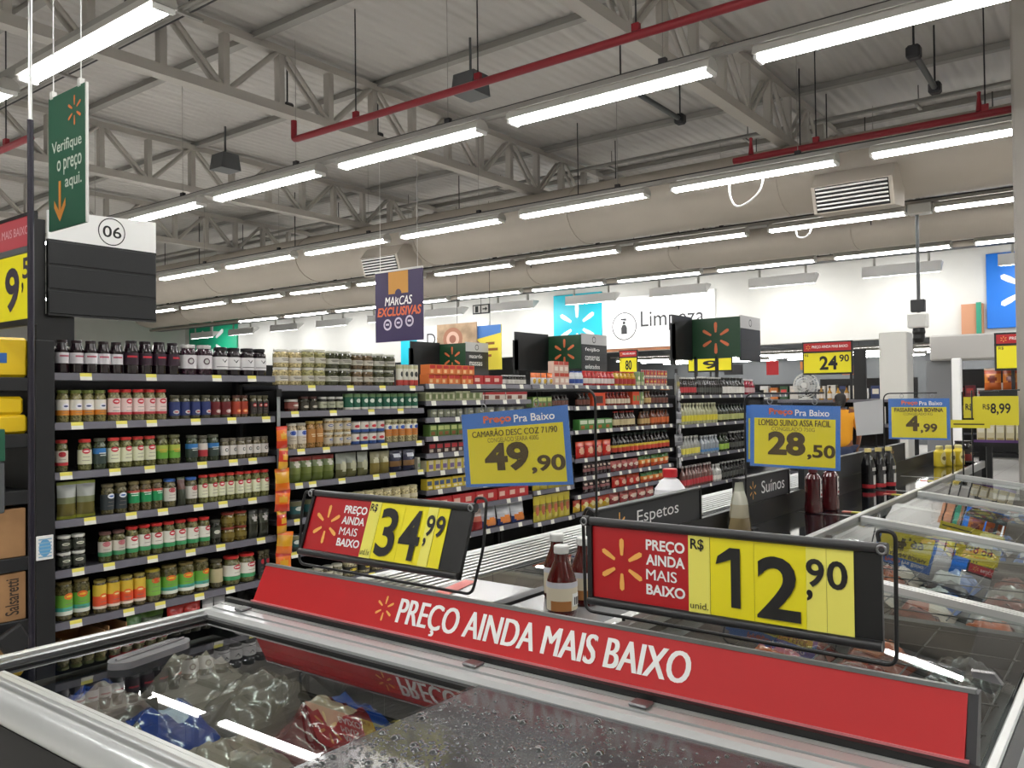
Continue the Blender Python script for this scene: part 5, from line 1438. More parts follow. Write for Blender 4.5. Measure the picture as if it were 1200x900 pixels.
# ------------------------------------------------------------------ red board on the back rail
t = thing('promotion_board', (1.65, 1.26, .9), 'long sloping red board with white capital letters along the front freezer', 'sign board')
A, B_ = Vector((1.62, 0, .915)), Vector((1.67, 0, 1.018))
up = (B_ - A).normalized(); nn = Vector((-up.z, 0, up.x))
b = MB(); b.prism([(A.x, A.z), (B_.x, B_.z), (B_.x + .012, B_.z), (A.x + .012, A.z)], 'y', .262, 2.268, 'red'); b.build('panel', t)
b = MB()
b.prism([(B_.x - .003, B_.z), (B_.x + .004, B_.z + .006), (B_.x + .02, B_.z + .004), (B_.x + .016, B_.z - .004)], 'y', .25, 2.27, 'steel')
b.prism([(A.x - .004, A.z - .006), (A.x - .004, A.z + .003), (A.x + .014, A.z - .0), (A.x + .014, A.z - .006)], 'y', .255, 2.275, mat('#d7858a', .35))
b.build('edge_strip', t)
b = MB(); b.prism([(A.x, A.z - .02), (B_.x, B_.z), (B_.x + .03, B_.z), (A.x + .05, A.z - .02)], 'y', .245, .2615, 'dgrey'); b.prism([(A.x + .0125, A.z - .005), (B_.x + .0125, B_.z - .004), (B_.x + .03, B_.z - .004), (A.x + .05, A.z - .005)], 'y', .262, 2.262, 'black'); b.build('backing', t)
b = MB(); write(b, 'PREÇO AINDA MAIS BAIXO', (A + up * .010) + Vector((0, 1.648, 0)), NY, up, .868, .083, 'white', .045); b.build('lettering', t)
b = MB(); Q = A + up * .057; petals(b, (Q.x, 1.70, Q.z), NY, up, .035, 'spark'); b.build('spark_emblem', t)

# price boards on wire stands
def price_sign(label, y0, y1, bot, top, red_to, cells, wire, margin):
    """board from y0 (left) to y1 (right); bot/top are (x, z) of the lower and upper edge"""
    t = thing('price_sign', (bot[0], (y0 + y1) / 2, bot[1]), label, 'price sign', 'framed price boards on the red board')
    Bv, Tv = Vector((bot[0], 0, bot[1])), Vector((top[0], 0, top[1]))
    up = (Tv - Bv); H = up.length; up.normalize(); nn = Vector((-up.z, 0, up.x))
    def at(d, h): v = Bv + up * h + nn * d; return (v.x, v.z)
    b = MB(); b.prism([at(-.008, 0), at(.004, 0), at(.004, H), at(-.008, H)], 'y', y1, y0, 'black'); b.build('back_plate', t)
    b = MB()
    for h in (.008, H - .008):
        c = at(.006, h)
        b.tube([(c[0], y1, c[1]), (c[0], y0, c[1])], .0105, mat('#232426', .3), 10)
    b.prism([at(.004, 0), at(.012, 0), at(.012, H), at(.004, H)], 'y', y0 - .012, y0, 'black')
    b.build('frame', t)
    for y in (y0 + .004, y1 - .004):
        c = at(.006, H - .008)
        b = MB(); b.tube([(c[0] - .002, y + .008, c[1]), (c[0] - .002, y - .008, c[1])], .0125, mat('#2c2c2e', .35), 12)
        b.tube([(c[0] - .0145, y + .008 * cos(a), c[1] + .008 * sin(a)) for a in [2 * pi * i / 10 for i in range(10)]], .0025, 'steel', 5, True); b.build('end_ring', t)
    ym = y0 - .012 - (y0 - y1 - .05) * red_to
    ye = y1 + margin
    b = MB(); b.prism([at(.004, .018), at(.0055, .018), at(.0055, H - .018), at(.004, H - .018)], 'y', ym, y0 - .012, 'red_d')
    def q(y, h): v = Bv + up * h + nn * .0055; return Vector((v.x, y, v.z))
    rw = y0 - .012 - ym
    petals(b, q(y0 - .012 - rw * .32, H * .50), NY, up, H * .30, 'spark')
    for k, wd in enumerate(('PREÇO', 'AINDA', 'MAIS', 'BAIXO')):
        write(b, wd, q(y0 - .012 - rw * .575, H * ((.70 if wd != 'PREÇO' else .672) - .165 * k)), NY, up, rw * (.39 if wd != 'MAIS' else .31), H * (.118 if wd != 'PREÇO' else .146), 'white', .03)
    b.build('red_card', t)
    b = MB()
    wt = ym - ye
    yy = ym
    for cw, light, chars in cells:
        y2 = yy - wt * cw
        b.prism([at(.005 if not light else .0062, .012 if light else .018), at(.0063 if not light else .0078, .012 if light else .018), at(.0063 if not light else .0078, H - .012), at(.005 if not light else .0062, H - .012)], 'y', y2 + .0006, yy - .0002, 'yellow_l' if light else 'yellow')
        for ch, hw, h0, hh, bold in chars:
            write(b, ch, q(yy - wt * cw * hw[0], H * h0) + nn * (.0025), NY, up, wt * cw * hw[1], H * hh, 'ink', bold)
        yy = y2
    b.build('price_cards', t)
    b = MB()
    for path in wire:
        b.tube(fillet(path, .022, 5), .0042, 'wire', 7)
    b.build('wire_stand', t)
    return t
unitc = lambda s: (.145, True, [('R$', (.12, .62), .75, .13, .02), (s, (.08, .84), .13, .07 if s == 'unid.' else .085, .0)])
c34 = [unitc('und.1x'), (.315, False, [('3', (.12, .74), .14, .70, .02)]), (.29, False, [('4', (.02, .86), .14, .70, .02)]), (.115, True, [(',', (.1, .28), .36, .12, .03), ('9', (.10, .86), .50, .30, .02)]), (.135, False, [('9', (.08, .78), .50, .30, .02)])]
c12 = [unitc('unid.'), (.28, False, [('1', (.14, .56), .2, .62, .02)]), (.31, False, [('2', (.06, .84), .14, .64, .02)]), (.115, True, [(',', (.02, .3), .38, .11, .03), ('9', (.0, .9), .52, .28, .02)]), (.15, True, [('0', (.02, .76), .52, .28, .02)])]
price_sign('black framed price board reading 34,99, tilted back on a wire stand', 2.078, 1.435, (1.655, 1.076), (1.722, 1.263), .42, c34,
           [[(1.715, 2.09, 1.255), (1.715, 2.125, 1.262), (1.712, 2.14, 1.20), (1.70, 2.14, 1.034), (1.70, 1.43, 1.030), (1.712, 1.40, 1.15), (1.72, 1.392, 1.285), (1.72, 1.43, 1.282), (1.718, 1.432, 1.262)],
            [(1.70, 2.0, 1.034), (1.70, 2.0, 1.0265)], [(1.70, 1.6, 1.031), (1.70, 1.6, 1.0265)]], .074)
price_sign('large black framed price board reading 12,90, upright on a wire stand', 1.062, .408, (1.70, 1.060), (1.70, 1.262), .405, c12,
           [[(1.71, 1.055, 1.272), (1.712, 1.075, 1.285), (1.712, 1.088, 1.262), (1.712, 1.084, 1.036), (1.712, .388, 1.030), (1.712, .386, 1.285), (1.712, .42, 1.285), (1.71, .415, 1.264)],
            [(1.712, .98, 1.036), (1.712, .98, 1.0265)], [(1.712, .5, 1.032), (1.712, .5, 1.0265)]], .05)

# ------------------------------------------------------------------ island of freezers running away behind the red board
SPINE_Y0, SPINE_Y1 = 1.25, 1.66
t = thing('island_spine', (4.7, 1.45, 0), 'dark glossy flat ledge between the two freezer rows', 'freezer ledge')
b = MB(); b.box(1.74, 9.15, SPINE_Y0 + .03, SPINE_Y1 - .03, 0, .84, 'black'); b.build('core', t)
b = MB(); b.box(1.72, 9.15, SPINE_Y0 + .035, SPINE_Y1 - .005, .84, .875, 'plat', .003); b.build('ledge_top', t)
b = MB(); b.box(1.722, 2.62, SPINE_Y0 + .036, SPINE_Y1 - .006, .8752, .8756, mat('#8f9192', .22, .3)); b.build('ledge_reflection_plate', t)  # light grey colour stands in for the ceiling reflected in flat glass
b = MB(); b.box(1.72, 9.15, SPINE_Y0, SPINE_Y0 + .034, .82, .888, 'alu', .004); b.build('edge_rail', t)
b = MB()
for x in (2.3, 3.4, 4.8, 6.2, 7.3):
    b.box(x - .02, x + .02, SPINE_Y0 + .06, SPINE_Y1 - .06, .8748, .8754, 'steel')
b.build('joint_strip', t)
b = MB(); b.box(2.64, 9.15, SPINE_Y1 - .03, SPINE_Y1 + .0, .875, .985, 'black'); b.build('riser', t)

def right_module(x0, x1, label, first=False):
    """white rimmed chest with sloping curved glass, front towards -Y"""
    t = thing('chest_freezer', ((x0 + x1) / 2, .75, 0), label, 'freezer', 'freezers of the right hand row')
    yf, yb = .27, 1.247
    b = MB()
    b.box(x0, x1, yf - .10, yf - .03, .06, .70, 'black'); b.box(x0, x1, yb - .05, yb, .06, .80, 'black'); b.box(x0, x1, yf - .03, yb - .05, .06, .42, 'black')
    b.box(x0, x0 + .03, yf - .03, yb - .05, .42, .70, 'basin'); b.box(x1 - .03, x1, yf - .03, yb - .05, .42, .70, 'basin')
    b.build('body', t)
    b = MB(); b.box(x0, x1, yf - .06, yb - .03, 0, .06, 'black'); b.build('plinth', t)
    b = MB(); b.box(x0 + .031, x1 - .031, yf + .03, yb - .08, .421, .435, 'basin'); b.box(x0 + .031, x1 - .031, yf - .029, yf + .03, .421, .70, 'grey_d'); b.box(x0 + .031, x1 - .031, yb - .08, yb - .051, .421, .80, 'basin'); b.box(x0 + .031, x1 - .031, yf + .031, yb - .081, .436, .578, 'black'); b.build('liner', t)
    n = 10
    prof = [(yf - .045, .782), (yf - .10, .782)] + [(yf - .10 + .085 * cos(a), .697 + .085 * sin(a)) for a in [pi / 2 + pi * .9 * i / n for i in range(n + 1)]] + [(yf - .045, .62)]
    b = MB(); b.prism(prof, 'x', x0 - (.1 if first else 0), x1, 'rim', True); b.build('front_rail', t)
    b = MB(); b.box(x0, x1, yf - .042, yf - .008, .68, .75, 'black'); b.box(x0, x1, yf - .006, yf + .018, .70, .757, 'alu_w', .004); b.build('lid_track', t)
    def zc(y):           # arc of the lids: high at the ledge, falling to the front
        s = (yb - y) / (yb - yf - .02)
        return .872 - .112 * s ** 1.1
    ys = [yb - .004 - (yb - yf - .03) * i / 10 for i in range(11)]
    xm = (x0 + x1) / 2
    for k, (a, c, dz) in enumerate(((x0 + .02, xm + .02, 0.0), (xm - .02, x1 - .066, -.012))):
        b = MB()
        top = [(y, zc(y) + dz) for y in ys]
        poly = top + [(y, z - .005) for y, z in top[::-1]]
        b.prism(poly, 'x', a, c, 'curved_glass', False)
        o = b.build('glass_lid', t)
        b = MB()
        e = c if k == 0 else a
        poly = [(y, z + .002) for y, z in top] + [(y, z - .009) for y, z in top[::-1]]
        b.prism(poly, 'x', e - .006, e + .006, 'sleeve'); b.build('lid_edge', o)
        if k == 0:
            b = MB(); b.prism([(yf + .05, zc(yf + .05) + .004), (yf + .12, zc(yf + .12) + .004), (yf + .125, zc(yf + .12) + .02), (yf + .07, zc(yf + .05) + .03)], 'x', c - .035, c - .012, 'handle'); b.build('handle', o)
    b = MB()
    bar = [(y, zc(y) + .012) for y in ys] + [(y, zc(y) - .02) for y in ys[::-1]]
    for dx, w_ in ((-.064, .016), (-.040, .018), (-.016, .014)):
        b.prism(bar, 'x', x1 + dx, x1 + dx + w_, 'alu_w')
    b.build('divider_bar', t)
    b = MB()
    for k in range(7):
        x = x0 + .12 + (x1 - x0 - .24) * k / 6
        b.tube([(x, yf + .06, .705), (x, yb - .1, .705)], .003, 'wire', 5)
    for k in range(4):
        y = yf + .08 + (yb - yf - .2) * k / 3
        b.tube([(x0 + .06, y, .70), (x1 - .06, y, .70)], .003, 'wire', 5)
    b.build('wire_grid', t)
    return t
RX = [1.76, 3.40, 4.80, 6.20, 7.60]
RN = ['nearest right row freezer, beside the end of the red board', 'second right row freezer, behind the 12,90 price board', 'third right row freezer under the hanging 4,99 card', 'farthest right row freezer, next to the beige column']
for k in range(4):
    right_module(RX[k], RX[k + 1], 'curved glass ' + RN[k], k == 0)
meat = [[(ALLF, '#8a3a1e'), (lambda u, v: .2 < u < .8 and .15 < v < .85, '#c05a24')], [(ALLF, '#5a2a24'), (lambda u, v: .3 < u < .7, '#7c3a30')], [(ALLF, '#2c2526'), (lambda u, v: v > .6, '#4c3c38')], [(ALLF, '#8d8680'), (lambda u, v: .2 < u < .8 and .3 < v < .7, '#a09890')],
        [(ALLF, '#b9b7b2'), (lambda u, v: v > .7, '#3a66b0')], [(ALLF, '#c4b44a'), (lambda u, v: .3 < u < .7, '#a8402c')], [(ALLF, '#3a68b4'), (lambda u, v: .3 < u < .7 and .2 < v < .6, '#d8d8d8')], [(ALLF, '#b06a58'), (lambda u, v: v < .4, '#d8c8b8')]]
MN = ['orange meat pack', 'dark red meat pack', 'blackish meat pack', 'greyish clear pack', 'white pack with blue end', 'yellow and red pack', 'blue pack with white patch', 'pinkish sausage pack']
FZN = ['nearest right row freezer', 'second right row freezer', 'third right row freezer', 'farthest right row freezer']
COLN = ['leftmost', 'left of middle', 'middle', 'right of middle', 'rightmost']
ROWN = ['by the ledge', 'in the middle line', 'by the front rim']
kinds = [[2, 1, 3, 0, 1, 0, 2, 0, 1, 0, 1, 2, 1, 0, 2], [3, 1, 0, 2, 7, 3, 7, 4, 1, 0, 2, 3, 7, 4, 1], [4, 5, 6, 4, 5, 6, 5, 4, 6, 5, 7, 6, 5, 4, 6], [5, 6, 5, 4, 7, 5, 5, 6, 4, 5, 7, 6, 5, 4, 5]]
protos = {}
for m in range(4):
    for i in range(5):
        for j in range(3):
            kd = kinds[m][i * 3 + j]
            if kd not in protos:
                protos[kd] = o = pillow('meat_pack', .205, .22, .075, meat[kd], 90 + kd)
            else:
                o = dup(protos[kd])
            L_ = RX[m + 1] - RX[m] - .3
            o.location = (RX[m] + .15 + L_ * (i + .5) / 5, 1.03 - .265 * j, .585 + .008 * ((i + j) % 2))
            o.rotation_euler = (random.uniform(-.03, .03), random.uniform(-.03, .03), random.uniform(-.1, .1) + (pi if (i + j) % 2 else 0))
            tag(o, '%s %s, %s, %s' % (MN[kd], ROWN[j], COLN[i], FZN[m]), 'frozen pack', 'frozen packs in the %s' % FZN[m])

def left_module(x0, x1, label):
    t = thing('chest_freezer', ((x0 + x1) / 2, 2.0, 0), label, 'freezer', 'freezers of the left hand row')
    y0, y1 = SPINE_Y1 + .003, 2.33
    b = MB()
    b.box(x0, x1, y1 - .05, y1, .06, .80, 'black'); b.box(x0, x1, y0, y0 + .05, .06, .80, 'black'); b.box(x0, x1, y0 + .05, y1 - .05, .06, .45, 'black')
    b.box(x0, x0 + .03, y0 + .05, y1 - .05, .45, .80, 'liner'); b.box(x1 - .03, x1, y0 + .05, y1 - .05, .45, .80, 'liner'); b.build('body', t)
    b = MB(); b.box(x0, x1, y0 + .05, y1 - .04, 0, .06, 'black'); b.build('plinth', t)
    b = MB(); b.box(x0 + .031, x1 - .031, y0 + .051, y1 - .051, .451, .465, 'liner'); b.build('liner', t)
    n = 8
    prof = [(y1 - .01, .885), (y1 + .02, .885)] + [(y1 + .02 + .05 * cos(a), .835 + .05 * sin(a)) for a in [pi / 2 - pi * .9 * i / n for i in range(n + 1)]] + [(y1 - .01, .785)]
    b = MB(); b.prism(prof[::-1], 'x', x0, x1, 'rim', True); b.build('outer_rail', t)
    b = MB()
    for k in range(8):
        y = y1 - .035 - k * .036
        b.box(x0, x1, y, y + .013, .82, .8845 - .001 * k, 'alu', .003); b.box(x0, x1, y - .0215, y - .001, .82, .866, 'black')
    b.box(x0, x1, y0 + .004, y0 + .05, .80, .882, 'dgrey'); b.build('lid_track', t)
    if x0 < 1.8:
        b = MB(); b.box(x0, x0 + .62, y0 + .051, y1 - .312, .8765, .8805, mat('#a9abac', .2, .4)); b.build('lid_reflection_plate', t)  # added grey sheet imitating the bright ceiling reflection on the lids
    xm = (x0 + x1) / 2
    for k, (a, c, z) in enumerate(((x0 + .01, xm + .02, .876), (xm - .02, x1 - .01, .864))):
        b = MB(); b.box(a, c, y0 + .05, y1 - .312, z - .005, z, 'lid_glass'); o = b.build('glass_lid', t)
        b = MB(); e = c if k == 0 else a
        b.box(e - .012, e + .012, y0 + .05, y1 - .312, z + .0003, z + .006, 'sleeve'); b.build('lid_edge', o)
    return t
for k, lb in enumerate(('flat lidded freezer behind the 34,99 price board', 'flat lidded freezer behind the Espetos board', 'flat lidded freezer behind the Suínos board', 'farthest flat lidded freezer of the left hand row')):
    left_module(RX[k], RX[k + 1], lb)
for k, (x, y, kd, lb) in enumerate(((1.98, 2.0, 7, 'pinkish sausage pack'), (2.25, 1.95, 4, 'white blue-ended pack'), (2.6, 2.03, 3, 'greyish pack'), (2.95, 1.97, 0, 'orange meat pack'), (3.7, 2.0, 4, 'white blue-ended pack'), (4.2, 1.98, 3, 'greyish pack'), (5.2, 2, 7, 'pinkish sausage pack'))):
    o = dup(protos[kd]); o.location = (x, y, .60); o.rotation_euler = (0, 0, random.uniform(-.5, .5))
    tag(o, '%s, %s from the near end of the flat lidded left row' % (lb, ORD[k + 1]), 'frozen pack', 'frozen packs in the left hand row')
for x in (1.98, 2.25, 2.6, 2.95):
    pass
b = MB(); b.prism([(1.98, 1.93), (2.34, 2.0), (2.35, 1.95), (2.02, 1.87)], 'z', .8825, .8840, mat('#c05048', .4)); b.prism([(1.86, 1.76), (1.95, 1.86), (2.02, 1.82), (1.93, 1.74)], 'z', .8825, .8840, mat('#c8584c', .4))
tag(b.build('shelf_tape', None, (2.2, 2.0, .877)), 'torn red and white tape lying on the flat lids behind the 34,99 board', 'tape')

# name boards on the ledge
def name_board(x0, x1, label, word=None, wx=None, wh=.05, spark=None):
    t = thing('name_board', ((x0 + x1) / 2, 1.645, .985), label, 'name board', 'dark name boards along the ledge')
    Y0, Y1 = 1.628, 1.656
    b = MB(); b.box(x0, x1, Y0, Y1, .986, 1.125, 'dgrey', .004); b.box(x0, x1, Y0 - .006, Y1 + .004, 1.118, 1.130, 'black', .003); b.build('panel', t)
    b = MB(); b.box(x0 - .012, x0, Y0 - .004, Y1 + .002, .986, 1.13, 'black'); b.box(x1, x1 + .012, Y0 - .004, Y1 + .002, .986, 1.13, 'black'); b.build('end_cap', t)
    if spark:
        b = MB(); petals(b, (spark, Y0, 1.055), (1, 0, 0), NZ, .048, 'spark'); b.build('spark_emblem', t)
    if word:
        b = MB(); write(b, word, (wx[0], Y0, 1.026), (1, 0, 0), NZ, wx[1] - wx[0], .066, 'white'); b.build('lettering', t)
name_board(2.64, 3.55, 'dark ledge board with white word Espetos', 'Espetos', (2.96, 3.33), spark=2.82)
name_board(4.01, 4.73, 'dark ledge board with white word Suínos', 'Suínos', (4.31, 4.66), spark=4.19)
name_board(5.0, 6.95, 'long blank grey board on the ledge behind the three black bottles')
name_board(7.0, 7.58, 'small dark ledge board with only a spark, under the 4,99 card', spark=7.16)

# bottles and jars standing on the ledge
def ketchup(r=.046, h=.215):
    b = MB(); c = mat('#4a0f0c', .1, 0, .7)
    b.lathe([(0, 0), (r * .95, 0), (r, .01), (r * .93, h * .28), (r, h * .5), (r * .92, h * .56), (r * .5, h * .78), (r * .42, h * .9)], c, 16)
    o = b.build('ketchup_bottle')
    b = MB(); b.lathe([(r * .5, h * .885), (r * .52, h * .9), (r * .52, h * .985), (r * .46, h), (0, h)], mat('#d5d6d2', .4), 14); b.build('cap', o)
    b = MB(); b.band(r + .002, h * .1, h * .5, -120, 120, mat('#d9cfb6', .5)); b.band(r + .0028, h * .42, h * .5, -120, 120, mat('#c9c9cf', .4)); b.band(r + .003, h * .1, h * .24, -60, 20, mat('#a8703c', .5), 6); b.band(r + .0032, h * .16, h * .34, 25, 75, mat('#f0f0ec', .5), 5)
    for k in range(4): b.band(r + .0042, h * .18, h * .29, 32 + 10 * k, 37 + 10 * k, 'ink', 2)
    b.build('label', o)
    return o
for k, (x, y, lb) in enumerate(((2.155, 1.45, 'white capped dark red sauce bottle, leftmost of three on the ledge'), (2.315, 1.47, 'white capped dark red sauce bottle, front right of three on the ledge'), (2.33, 1.585, 'white capped dark red sauce bottle, hindmost of three on the ledge'))):
    o = ketchup() if k == 0 else dup(KB)
    if k == 0: KB = o
    o.location = (x, y, .8764); o.rotation_euler = (0, 0, -.7 + .3 * k); tag(o, lb, 'bottle', 'sauce bottles on the ledge')
def bbq(r=.05, h=.25):
    b = MB(); c = mat('#4a1418', .12, 0, .6)
    b.lathe([(0, 0), (r * .95, 0), (r, .01), (r * .95, h * .2), (r * .88, h * .3), (r * .85, h * .6), (r * .9, h * .78), (r * .7, h * .86), (r * .4, h * .9), (r * .4, h * .93)], c, 16)
    o = b.build('barbecue_sauce_bottle')
    b = MB(); b.lathe([(r * .48, h * .91), (r * .5, h * .92), (r * .5, h * .99), (0, h)], mat('#5a1c20', .4), 14); b.build('cap', o)
    b = MB(); b.band(r * .93, h * .36, h * .78, 0, 70, mat('#d8d4d2', .5)); b.band(r * .935, h * .40, h * .45, 5, 60, mat('#a02c34', .5), 5); b.band(r * .935, h * .66, h * .74, 15, 50, 'ink', 5); b.band(r * .935, h * .5, h * .54, 10, 60, mat('#5a4a4a', .5), 5); b.build('label', o)
    return o
for k, (x, y, lb) in enumerate(((4.80, 1.512, 'dark red barbecue sauce bottle, left of two under the 28,50 card'), (4.985, 1.472, 'dark red barbecue sauce bottle, right of two under the 28,50 card'))):
    o = bbq() if k == 0 else dup(BB)
    if k == 0: BB = o
    o.location = (x, y, .8764); o.rotation_euler = (0, 0, -.35); tag(o, lb, 'bottle', 'barbecue sauce bottles on the ledge')
def blackb(r=.046, h=.29):
    b = MB(); b.lathe([(0, 0), (r * .95, 0), (r, .01), (r, h * .6), (r * .8, h * .72), (r * .42, h * .86), (r * .4, h * .92)], mat('#0f0e10', .1, 0, .6), 14)
    o = b.build('dressing_bottle')
    b = MB(); b.lathe([(r * .5, h * .9), (r * .5, h * .99), (0, h)], mat('#c9b878', .4), 14); b.build('cap', o)
    b = MB(); b.band(r + .001, h * .05, h * .14, -110, 110, mat('#b82c34', .5)); b.band(r + .0015, h * .14, h * .36, -10, 60, mat('#d8d6d2', .5), 6); b.build('label', o)
    b = MB(); b.band(r + .0015, h * .46, h * .54, -20, 60, mat('#c9c6c0', .5), 6); b.build('upper_label', o)
    return o
for k in range(3):
    o = blackb() if k == 0 else dup(DB)
    if k == 0: DB = o
    o.location = (6.145 + .115 * k, 1.555 - .04 * k, .8764); o.rotation_euler = (0, 0, -.4)
    tag(o, 'tall black dressing bottle with red base, %s of three on the ledge' % ('leftmost', 'middle', 'rightmost')[k], 'bottle', 'black dressing bottles on the ledge')
def mustard(r=.05, h=.19):
    b = MB(); b.lathe([(0, 0), (r * .9, 0), (r, .012), (r * .97, h * .7), (r * .6, h * .82), (r * .55, h * .86)], mat('#d8c23a', .35), 14)
    o = b.build('mustard_bottle')
    b = MB(); b.lathe([(r * .62, h * .85), (r * .62, h * .97), (r * .5, h), (0, h)], mat('#d9cf8c', .4), 12); b.build('cap', o)
    b = MB(); b.oval(r + .001, h * .42, r * .7, h * .3, mat('#ede3a0', .5), 14, 20); b.oval(r + .002, h * .42, r * .45, h * .1, mat('#7a6a3c', .5), 12, 20); b.build('label', o)
    return o
for k in range(3):
    o = mustard() if k == 0 else dup(MU)
    if k == 0: MU = o
    o.location = (8.35 + .13 * k, 1.50 - .055 * k, .8764); o.rotation_euler = (0, 0, -.9)
    tag(o, 'yellow mustard bottle, %s of three at the far end of the ledge' % ('leftmost', 'middle', 'rightmost')[k], 'bottle', 'mustard bottles on the ledge')
o = jar('pickle_jar', .085, .21, '#161412', '#1c1a1a', [(.12, .42, '#7c2420'), (.42, .66, '#22201e')], None, mark='#b8946a'); o.location = (8.93, 1.40, .8764); tag(o, 'large blackish jar with red label at the far end of the ledge, right of mustard', 'jar')
# price strips lying on the ledge
for k, (x, y) in enumerate(((4.95, 1.345), (5.95, 1.36), (7.0, 1.34))):
    b = MB(); b.box(x - .02, x + .02, y - .08, y, .8753, .8785, mat('#d8cf4a', .4)); b.box(x - .02, x + .02, y, y + .05, .8753, .8786, mat('#c86a5c', .4))
    tag(b.build('price_strip', None, (x, y, .8755)), 'yellow and red price strip on the ledge, %s from the near end' % ORD[k + 1], 'price strip', 'price strips on the ledge')
# milk jug behind the Espetos board
t = thing('milk_jug', (3.86, 1.93, .877), 'white milk jug with red cap behind the Espetos board', 'bottle')
b = MB(); b.lathe([(0, 0), (.075, 0), (.085, .012), (.085, .15), (.078, .2), (.045, .245), (.03, .255), (.03, .265)], mat('#e6e7ea', .35), 20, (3.86, 1.93, .877)); b.build('jug_body', t)
b = MB(); b.lathe([(.037, .26), (.038, .262), (.038, .298), (.034, .302), (0, .302)], mat('#c8242c', .35), 16, (3.86, 1.93, .877)); b.build('cap', t)
# clear bag of garlic bread between the boards
o = pouch('bread_bag', .15, .25, .09, [(0, '#8a7a58'), (.3, '#a39c86'), (.55, '#b9b8a8'), (.85, '#9a9c8c')], None, seed=61, taper=.7); o.location = (3.88, 1.575, .8764); o.rotation_euler = (0, 0, -.5)
tag(o, 'pale clear bag of bread standing between the Espetos and Suínos boards', 'bag')
# clear plastic pane at the near end of the flat lids
b = MB()
b.prism([(2.28, .878), (2.60, .878), (2.60, .93), (2.56, .955), (2.36, .955), (2.30, .92)], 'y', 1.735, 1.741, 'sleeve')
tag(b.build('clear_divider', None, (2.44, 1.74, .878)), 'small clear plastic divider left of the Espetos board', 'divider')

# ------------------------------------------------------------------ hanging price cards on wire posts
def price_card(label, X, ya, yb, z0, z1, item, sub, big, cents, post, arm_y, roll=0.0, back=False):
    t = thing('hanging_price_card', (X, post[0], .876), label, 'price card', 'blue edged price cards on wire posts')
    py, pz = post
    b = MB()
    sgn = 1 if arm_y > py else -1
    b.tube(fillet([(X + .01, py, .876), (X + .01, py, pz), (X + .01, arm_y, pz + .01 * sgn * 0)], .05, 6), .0048, 'wire', 7)
    b.box(X - .03, X + .05, py - .05, py + .012, .8762, .882, 'black'); b.build('wire_post', t)
    W, H = ya - yb, z1 - z0
    c = Vector((X, (ya + yb) / 2, (z0 + z1) / 2))
    R = Vector((0, -cos(roll), sin(roll))); U = Vector((0, sin(roll), cos(roll)))
    def P_(u, v, d=0.0): return c + R * (u * W / 2) + U * (v * H / 2) + Vector((-d, 0, 0))
    def slab(b, u0, u1, v0, v1, d0, d1, m):
        vs = [P_(u, v, d) for d in (d0, d1) for v in (v0, v1) for u in (u0, u1)]
        b.add(vs, [(0, 2, 3, 1), (4, 5, 7, 6), (0, 1, 5, 4), (2, 6, 7, 3), (0, 4, 6, 2), (1, 3, 7, 5)], m)
    b = MB(); slab(b, -1, 1, -1, 1, -.001, .001, 'blue'); slab(b, -.90, .90, -.92, .58, .001, .0016, mat('#e6d81a', .45)); b.build('card', t)
    b = MB()
    write(b, 'Preço', P_(-.56, .66, .0016), R, U, W * .27, H * .12, mat('#d9693a', .5), .03); write(b, 'Pra Baixo', P_(.03, .67, .0016), R, U, W * .37, H * .10, 'white', .012)
    write(b, item, P_(-.80, .34, .0018), R, U, W * .80, H * .10, 'brown_ink', .03); write(b, sub, P_(-.5, .18, .0018), R, U, W * .48, H * .06, mat('#7d6c24', .5))
    write(b, big, P_(-.58 if len(big) > 1 else -.42, -.60, .0018), R, U, W * (.42 if len(big) > 1 else .22), H * .38, 'brown_ink', .045)
    write(b, cents, P_(.30 if len(big) > 1 else .06, -.70, .0018), R, U, W * (.30 if len(big) > 1 else .27), H * .24, 'brown_ink', .03)
    b.build('lettering', t)
    b = MB(); slab(b, -1.03, 1.03, -1.03, 1.16, .003, .0036, 'sleeve'); b.build('clear_sleeve', t)
    b = MB()
    for u in (-.55, .45):
        p = P_(u, 1.1, .002)
        b.tube([(p.x + .004, p.y + .012 * cos(a), p.z + .004 + .014 * sin(a)) for a in [2 * pi * i / 10 for i in range(10)]], .0022, 'steel', 5, True)
        b.tube([(X + .008, p.y, p.z + .016), (X + .01, p.y, pz - .004)], .0018, 'wire', 4)
    b.build('hook', t)
    if back:
        b = MB(); c = c + Vector((.03, .02, 0)); slab(b, -1.06, .9, -.9, .98, -.001, .001, 'blue'); slab(b, -1.0, .85, -.8, .55, .001, .0016, mat('#e6d81a', .45)); b.build('spare_card', t)
    return t
price_card('blue edged hanging price card reading 49,90, slightly tilted', 2.60, 2.222, 1.702, 1.205, 1.500, 'CAMARÃO DESC COZ 71/90', 'CONGELADO SEARA 400G', '49', ',90', (1.60, 1.575), 2.19, .075)
price_card('blue edged hanging price card reading 28,50', 4.05, 1.582, 1.146, 1.19, 1.494, 'LOMBO SUINO ASSA FACIL', 'CONGELADO 750G', '28', ',50', (1.612, 1.553), 1.22, -.02, True)
price_card('blue edged hanging price card reading 4,99', 6.6, 1.521, 1.115, 1.21, 1.506, 'PASSARINHA BOVINA', 'CONGELADO KG', '4', ',99', (1.556, 1.545), 1.195, 0.0)

